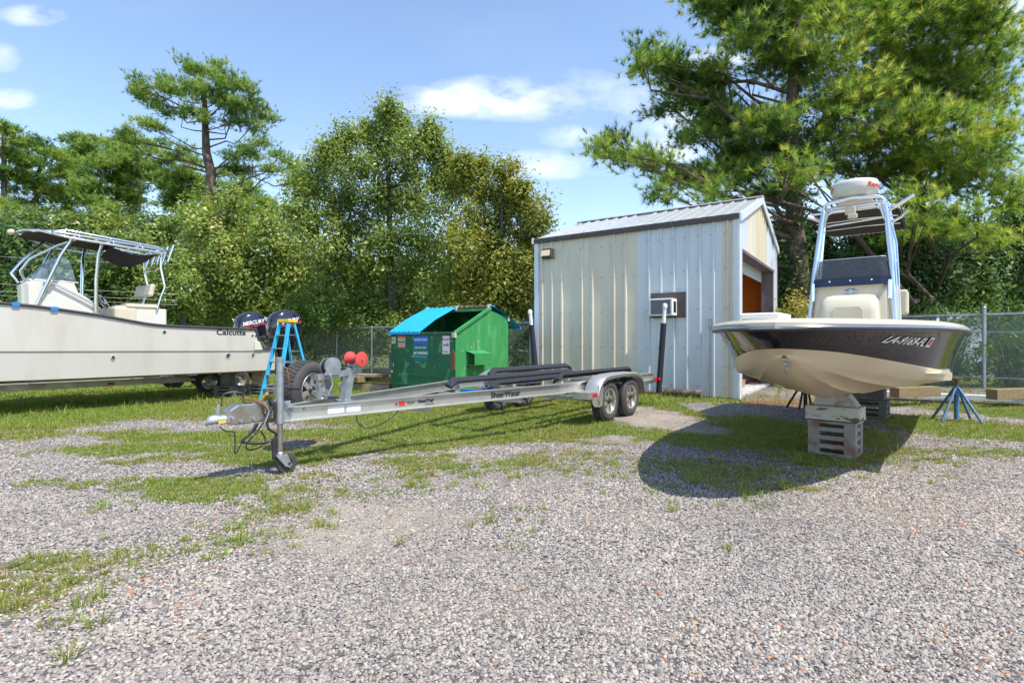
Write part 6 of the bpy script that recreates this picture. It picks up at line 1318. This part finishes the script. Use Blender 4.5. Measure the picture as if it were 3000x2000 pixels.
for x_ in (-1.0,-1.6): lt('fore_aft_tube', [(x_,-4.18,top(0,-4.2)),(x_,-2.0,top(0,-2))], .016)
b = MB(); nx_, ny_ = 9, 14; V = []
for j in range(ny_):
    y_ = -4.16+j*(1.40/(ny_-1))
    for i in range(nx_):
        w_ = .62 if y_ > -3.85 else .62*math.sqrt(max(.15, 1-((-3.85-y_)/.38)**2)); x_ = -1.3-w_+i*2*w_/(nx_-1); V.append((x_, y_, top(0,y_)-.035-.012*math.sin(i*1.3)*math.sin(j)))
b.add(V, [(j*nx_+i, j*nx_+i+1, (j+1)*nx_+i+1, (j+1)*nx_+i) for j in range(ny_-1) for i in range(nx_-1)]); b.build('canvas_top', M['canvas'], lb, smooth=True)
b = MB(); V = []; rs = random.Random(4)
for j in range(9):
    for i in range(9):
        a = i/8; c = j/8; x_ = -1.75+1.15*a; y_ = -2.95+.92*c; sag = .34*math.sin(math.pi*(.15+.8*c))*(.35+.65*math.sin(math.pi*a)); V.append((x_, y_, top(0,y_)-.06-sag+rs.uniform(-.02,.02)))
b.add(V, [(j*9+i, j*9+i+1, (j+1)*9+i+1, (j+1)*9+i) for j in range(8) for i in range(8)]); dc = b.build('torn_canvas', M['canvas'], lb, smooth=True)
for x_, nr_ in ((-.62, 1), (-1.92, 0)):
    s_ = 1 if nr_ else -1
    lt('top_leg', [(x_-.20*s_,-4.14,1.60),(x_-.18*s_,-4.02,2.0),(x_-.02*s_,-3.70,2.95),(x_+.02*s_,-3.54,top(0,-3.5)-.06)], .032)
    lt('top_leg', [(x_-.16*s_,-3.13,1.45),(x_-.14*s_,-3.13,2.5),(x_-.08*s_,-3.10,3.05),(x_-.04*s_,-3.06,top(0,-3)-.05)], .032)
lt('front_brace', [(-1.02,-4.16,2.44),(-1.0,-4.22,2.62),(-.95,-4.10,2.85),(-.80,-3.72,3.15),(-.66,-3.48,3.28)], .024); lt('front_brace', [(-1.58,-4.16,2.44),(-1.6,-4.26,2.62),(-1.62,-4.12,2.85),(-1.66,-3.85,3.2),(-1.7,-3.75,3.32)], .026)
# leaning seat
b = MB(); b.box((-1.3,-2.14,1.58), (.92,.58,.86)); ls2 = b.build('leaning_post', M['whitegel'], lb, bevel=.03)
b = MB(); b.box((-1.3,-2.60,1.60), (.94,.42,.88)); b.build('seat_front', M['vinyl'], ls2, bevel=.06)
b = MB(); b.box((-1.3,-2.30,2.05), (.96,.62,.09)); b.build('cushion', M['vinyl'], ls2, bevel=.03)
b = MB(); b.box((-1.22,-2.16,2.40), (.96,.10,.28), M=Matrix.Rotation(R(-10),4,'X')); b.build('backrest', M['vinyl'], ls2, bevel=.04)
for x_ in (-.80,-1.80): lt('backrest_frame', [(x_,-2.05,2.0),(x_,-1.99,2.25),(x_,-1.90,2.5),(x_,-1.98,2.9),(x_,-1.98,top(0,-2))], .022)
lt('rear_hoop', [(-.80,-1.97,2.93),(-.90,-2.06,2.85),(-1.3,-2.1,2.83),(-1.7,-2.06,2.85),(-1.80,-1.97,2.93)], .018)
for k in range(5): x_ = -.60-k*.33; lt('rod_holder', [(x_,-1.92,3.02),(x_,-1.80,3.40)], .026)
b = MB(); b.lathe([(0,0),(.03,0),(.04,.04),(0,.06)], c=(-1.3,-3.0,3.40), n=12); b.build('nav_light', M['white'], lb)
b = MB(); b.lathe([(.0,0),(.05,0),(.055,.05),(.03,.09),(0,.10)], c=(-1.3,-4.27,3.38), M=Matrix.Rotation(R(100),4,'X'), n=14); b.build('spot_light', M['vinyl'], lb, smooth=True)
# outboards
def outboard(x0, y0, dz=0):
    e = bpy.data.objects.new('outboard_motor', None); COL.objects.link(e); e.parent = lb; e.location = (x0, y0, dz)
    def se(z, hx, ya, yb, p=2.6, n=24):
        out_ = []
        for k in range(n):
            a = 2*math.pi*k/n; c, s = math.cos(a), math.sin(a); cx = math.copysign(abs(c)**(2/p), c)*hx; cy = (ya+yb)/2+math.copysign(abs(s)**(2/p), s)*(yb-ya)/2; out_.append((cx, cy, z))
        return out_
    b = MB(); b.loft([se(1.30,.19,-.34,.30), se(1.36,.235,-.40,.36), se(1.50,.265,-.43,.42), se(1.70,.275,-.44,.45), se(1.86,.27,-.41,.44), se(1.97,.25,-.34,.38), se(2.04,.215,-.24,.29), se(2.085,.16,-.14,.18), se(2.10,.08,-.05,.08)], closed=True, cap=True); cw = b.build('cowl', M['cowl'], e, smooth=True, auto=70)
    b = MB(); b.loft([se(1.28,.20,-.36,.30), se(1.37,.243,-.41,.37)], closed=True, cap=True); b.build('lower_cowl', M['black'], e, smooth=True, auto=60)
    for sg in (1, -1):
        text('MERCURY', .14, (sg*.285, -.06, 1.80), (0,sg,.20), (0,0,1), M['letterw'], cw, shear=.3, bold=.004, sx=.92)
        b = MB(); b.prism([(sg*.283,-.28,1.645),(sg*.283,.28,1.775),(sg*.283,.34,1.82),(sg*.283,-.0,1.73),(sg*.283,-.28,1.675)], None, (sg*.006,0,0)); b.build('red_swoosh', M['red'], cw)
    b = MB(); b.loft([se(.62,.055,-.10,.16,2.2), se(.85,.07,-.13,.20,2.2), se(1.10,.10,-.20,.26,2.2), se(1.30,.14,-.28,.28,2.2)], closed=True, cap=True); b.build('midsection', M['cowl'], e, smooth=True, auto=60)
    b = MB(); b.lathe([(0,-.28),(.035,-.24),(.06,-.12),(.065,.05),(.055,.2),(.03,.26),(0,.27)], c=(0,.02,.47), M=Matrix.Rotation(R(-90),4,'X'), n=16); b.prism([(-.01,-.10,.44),(-.01,.14,.44),(-.01,.12,.22),(-.01,.04,.22)], None, (.02,0,0)); b.prism([(-.02,-.12,.50),(-.02,.16,.50),(-.02,.16,.66),(-.02,-.10,.66)], None, (.04,0,0)); b.box((0,.08,.60),(.20,.30,.012)); b.build('gearcase', M['cowl'], e, smooth=True, auto=40)
    b = MB()
    for k in range(3):
        a = 2.094*k; c, s = math.cos(a), math.sin(a); b.prism([(c*.03-s*.03,.27,.47+s*.03+c*.03),(c*.17-s*.07,.24,.47+s*.17+c*.07),(c*.17+s*.05,.31,.47+s*.17-c*.05),(c*.03+s*.02,.31,.47+s*.03-c*.02)], None, (0,.006,0))
    b.build('propeller', M['tube'], e)
    b = MB(); b.box((0,-.30,1.10),(.22,.12,.36)); b.box((0,-.40,1.17),(.16,.22,.10)); b.build('clamp_bracket', M['black'], e, bevel=.01)
    return e
outboard(-.50, .66); outboard(-2.10, .58)
lt('rigging_hose', [(-.75,-.12,1.16),(-.7,.0,1.34),(-.62,.18,1.42),(-.55,.32,1.40)], .022, M['black']); lt('rigging_hose', [(-.95,-.12,1.16),(-.85,.05,1.28),(-.7,.20,1.36),(-.58,.32,1.34)], .018, M['black'])
b = MB(); b.loft([[(-.20,-.14,1.14),(-2.4,-.14,1.14)],[(-.28,-.02,1.30),(-2.3,-.02,1.30)],[(-.30,.12,1.16),(-2.3,.12,1.16)]]); b.build('splash_well', M['whitegel'], lb)
# blocks and posts below the left boat
lM = Matrix.Translation(LB) @ Matrix.Rotation(RR, 4, 'Z')
LG = 'slotted blocks under the left boat'
slotted_block('grey slotted block under the middle of the left hull, beside the trailer wheels', lM @ Vector((-.62,-.62,-.01)), R(-12), .55, .36, .25, 3, M['blockdark'], LG)
slotted_block('grey slotted block under the stern of the left hull, behind the ladder', lM @ Vector((-.38,.02,-.01)), R(-12), .55, .36, .25, 3, M['blockdark'], LG)
timber_thing('timber', 'upright grey timber between the slotted block and the left hull', lM @ Vector((-.70,-.62,.27)), R(-12), (.24, .20, .33), M['blockdark'])
timber_thing('timber', 'brown timber between the rear slotted block and the left hull', lM @ Vector((-.42,.02,.27)), R(-12), (.30, .26, .33), M['wood'])
# the trailer behind the left boat
lt2 = thing('boat_trailer', 'second aluminium boat trailer parked just behind the left boat, red marker on its beam', 'trailer', lM @ Vector((-3.1,-.55,0)), RR)
for x_ in (1.12, -1.12):
    b = MB(); b.ibeam((x_,-8.6,.365),(x_,-.42,.375),.07,.13,.009); b.bar((x_*.72,-.8,.40),(x_*.72,1.6,.40),.07,.10); bm_ = b.build('side_beam', M['alu'], lt2)
    if x_ > 0: b = MB(); b.box((x_+.012,-2.02,.36),(.02,.13,.05)); b.build('red_marker', M['redlens'], bm_)
    for y_ in (0,.72): wheel(lt2, (x_*1.02,y_,.285), r=.285, w=.18, face=1 if x_ > 0 else -1, star=False, rim=M['rimw'])
    b = MB(); b.bar((x_*.82,-.45,.50),(x_*.82,-.42,.30),.22,.02); b.bar((x_*.82,-.43,.52),(x_*.82,1.15,.52),.22,.02); b.bar((x_*.82,1.15,.51),(x_*.82,1.25,.30),.22,.02); b.build('fender', M['alu'], lt2)
    b = MB(); b.box((x_*.82,-.58,.47),(.22,.30,.07)); b.build('step_plate', M['alu'], lt2)
for y_ in (-5,-3,-1,0,.72,1.5): b = MB(); b.bar((-1.1,y_,.31),(1.1,y_,.31),.06,.05); b.build('cross_member', M['galv'], lt2)
for x_ in (-.55,.55): b = MB(); b.bar((x_,-4.6,.47),(x_,-.9,.47),.12,.06); b.build('bunk', M['carpet'], lt2)
# wires behind the left boat
for i, (ya, yb) in enumerate([(748, 775), (826, 862), (848, 880), (861, 893)]):
    a = W(-120, ya-4, 17.5); b_ = W(520, yb, 20.5); m = MB(); mid = (a+b_)/2; mid.z -= .05; m.tube([Vector((0,0,0)), mid-a, b_-a], .004, 5); o = m.build('wire', M['galv'], None); o.location = a
    tag(o, ['highest single wire behind the hardtop of the left boat', 'second highest wire stretched behind the left boat console', 'third wire down stretched behind the left boat console', 'lowest wire stretched behind the left boat console'][i], 'wire', 'wires behind the left boat')
# bits behind the fence near the shed
t = thing('utility_trailer', 'white and rusty machinery partly seen through the fence left of the shed', 'trailer', W(1535, 1075, 19.5), R(-30)); t.location.z = 0
b = MB(); b.box((0,0,.95),(1.1,.5,.06)); b.build('deck', M['white'], t); b = MB(); b.box((0,0,.75),(1.0,.4,.05)); b.box((-.4,0,.45),(.06,.06,.9)); b.box((.4,0,.45),(.06,.06,.9)); b.build('frame', M['rust'], t)
t = thing('small_shed', 'pale gabled outbuilding glimpsed through the trees behind the right fence', 'shed', W(2765, 900, 34), R(-25)); t.location.z = 0
b = MB(); b.box((0,0,1.3),(3.4,3,2.6)); b.build('wall', M['shedblue'], t); b = MB(); b.prism([(-1.9,-1.7,2.55),(1.9,-1.7,2.55),(0,-1.7,3.5)], None, (0,3.4,0)); b.build('roof', M['white'], t)
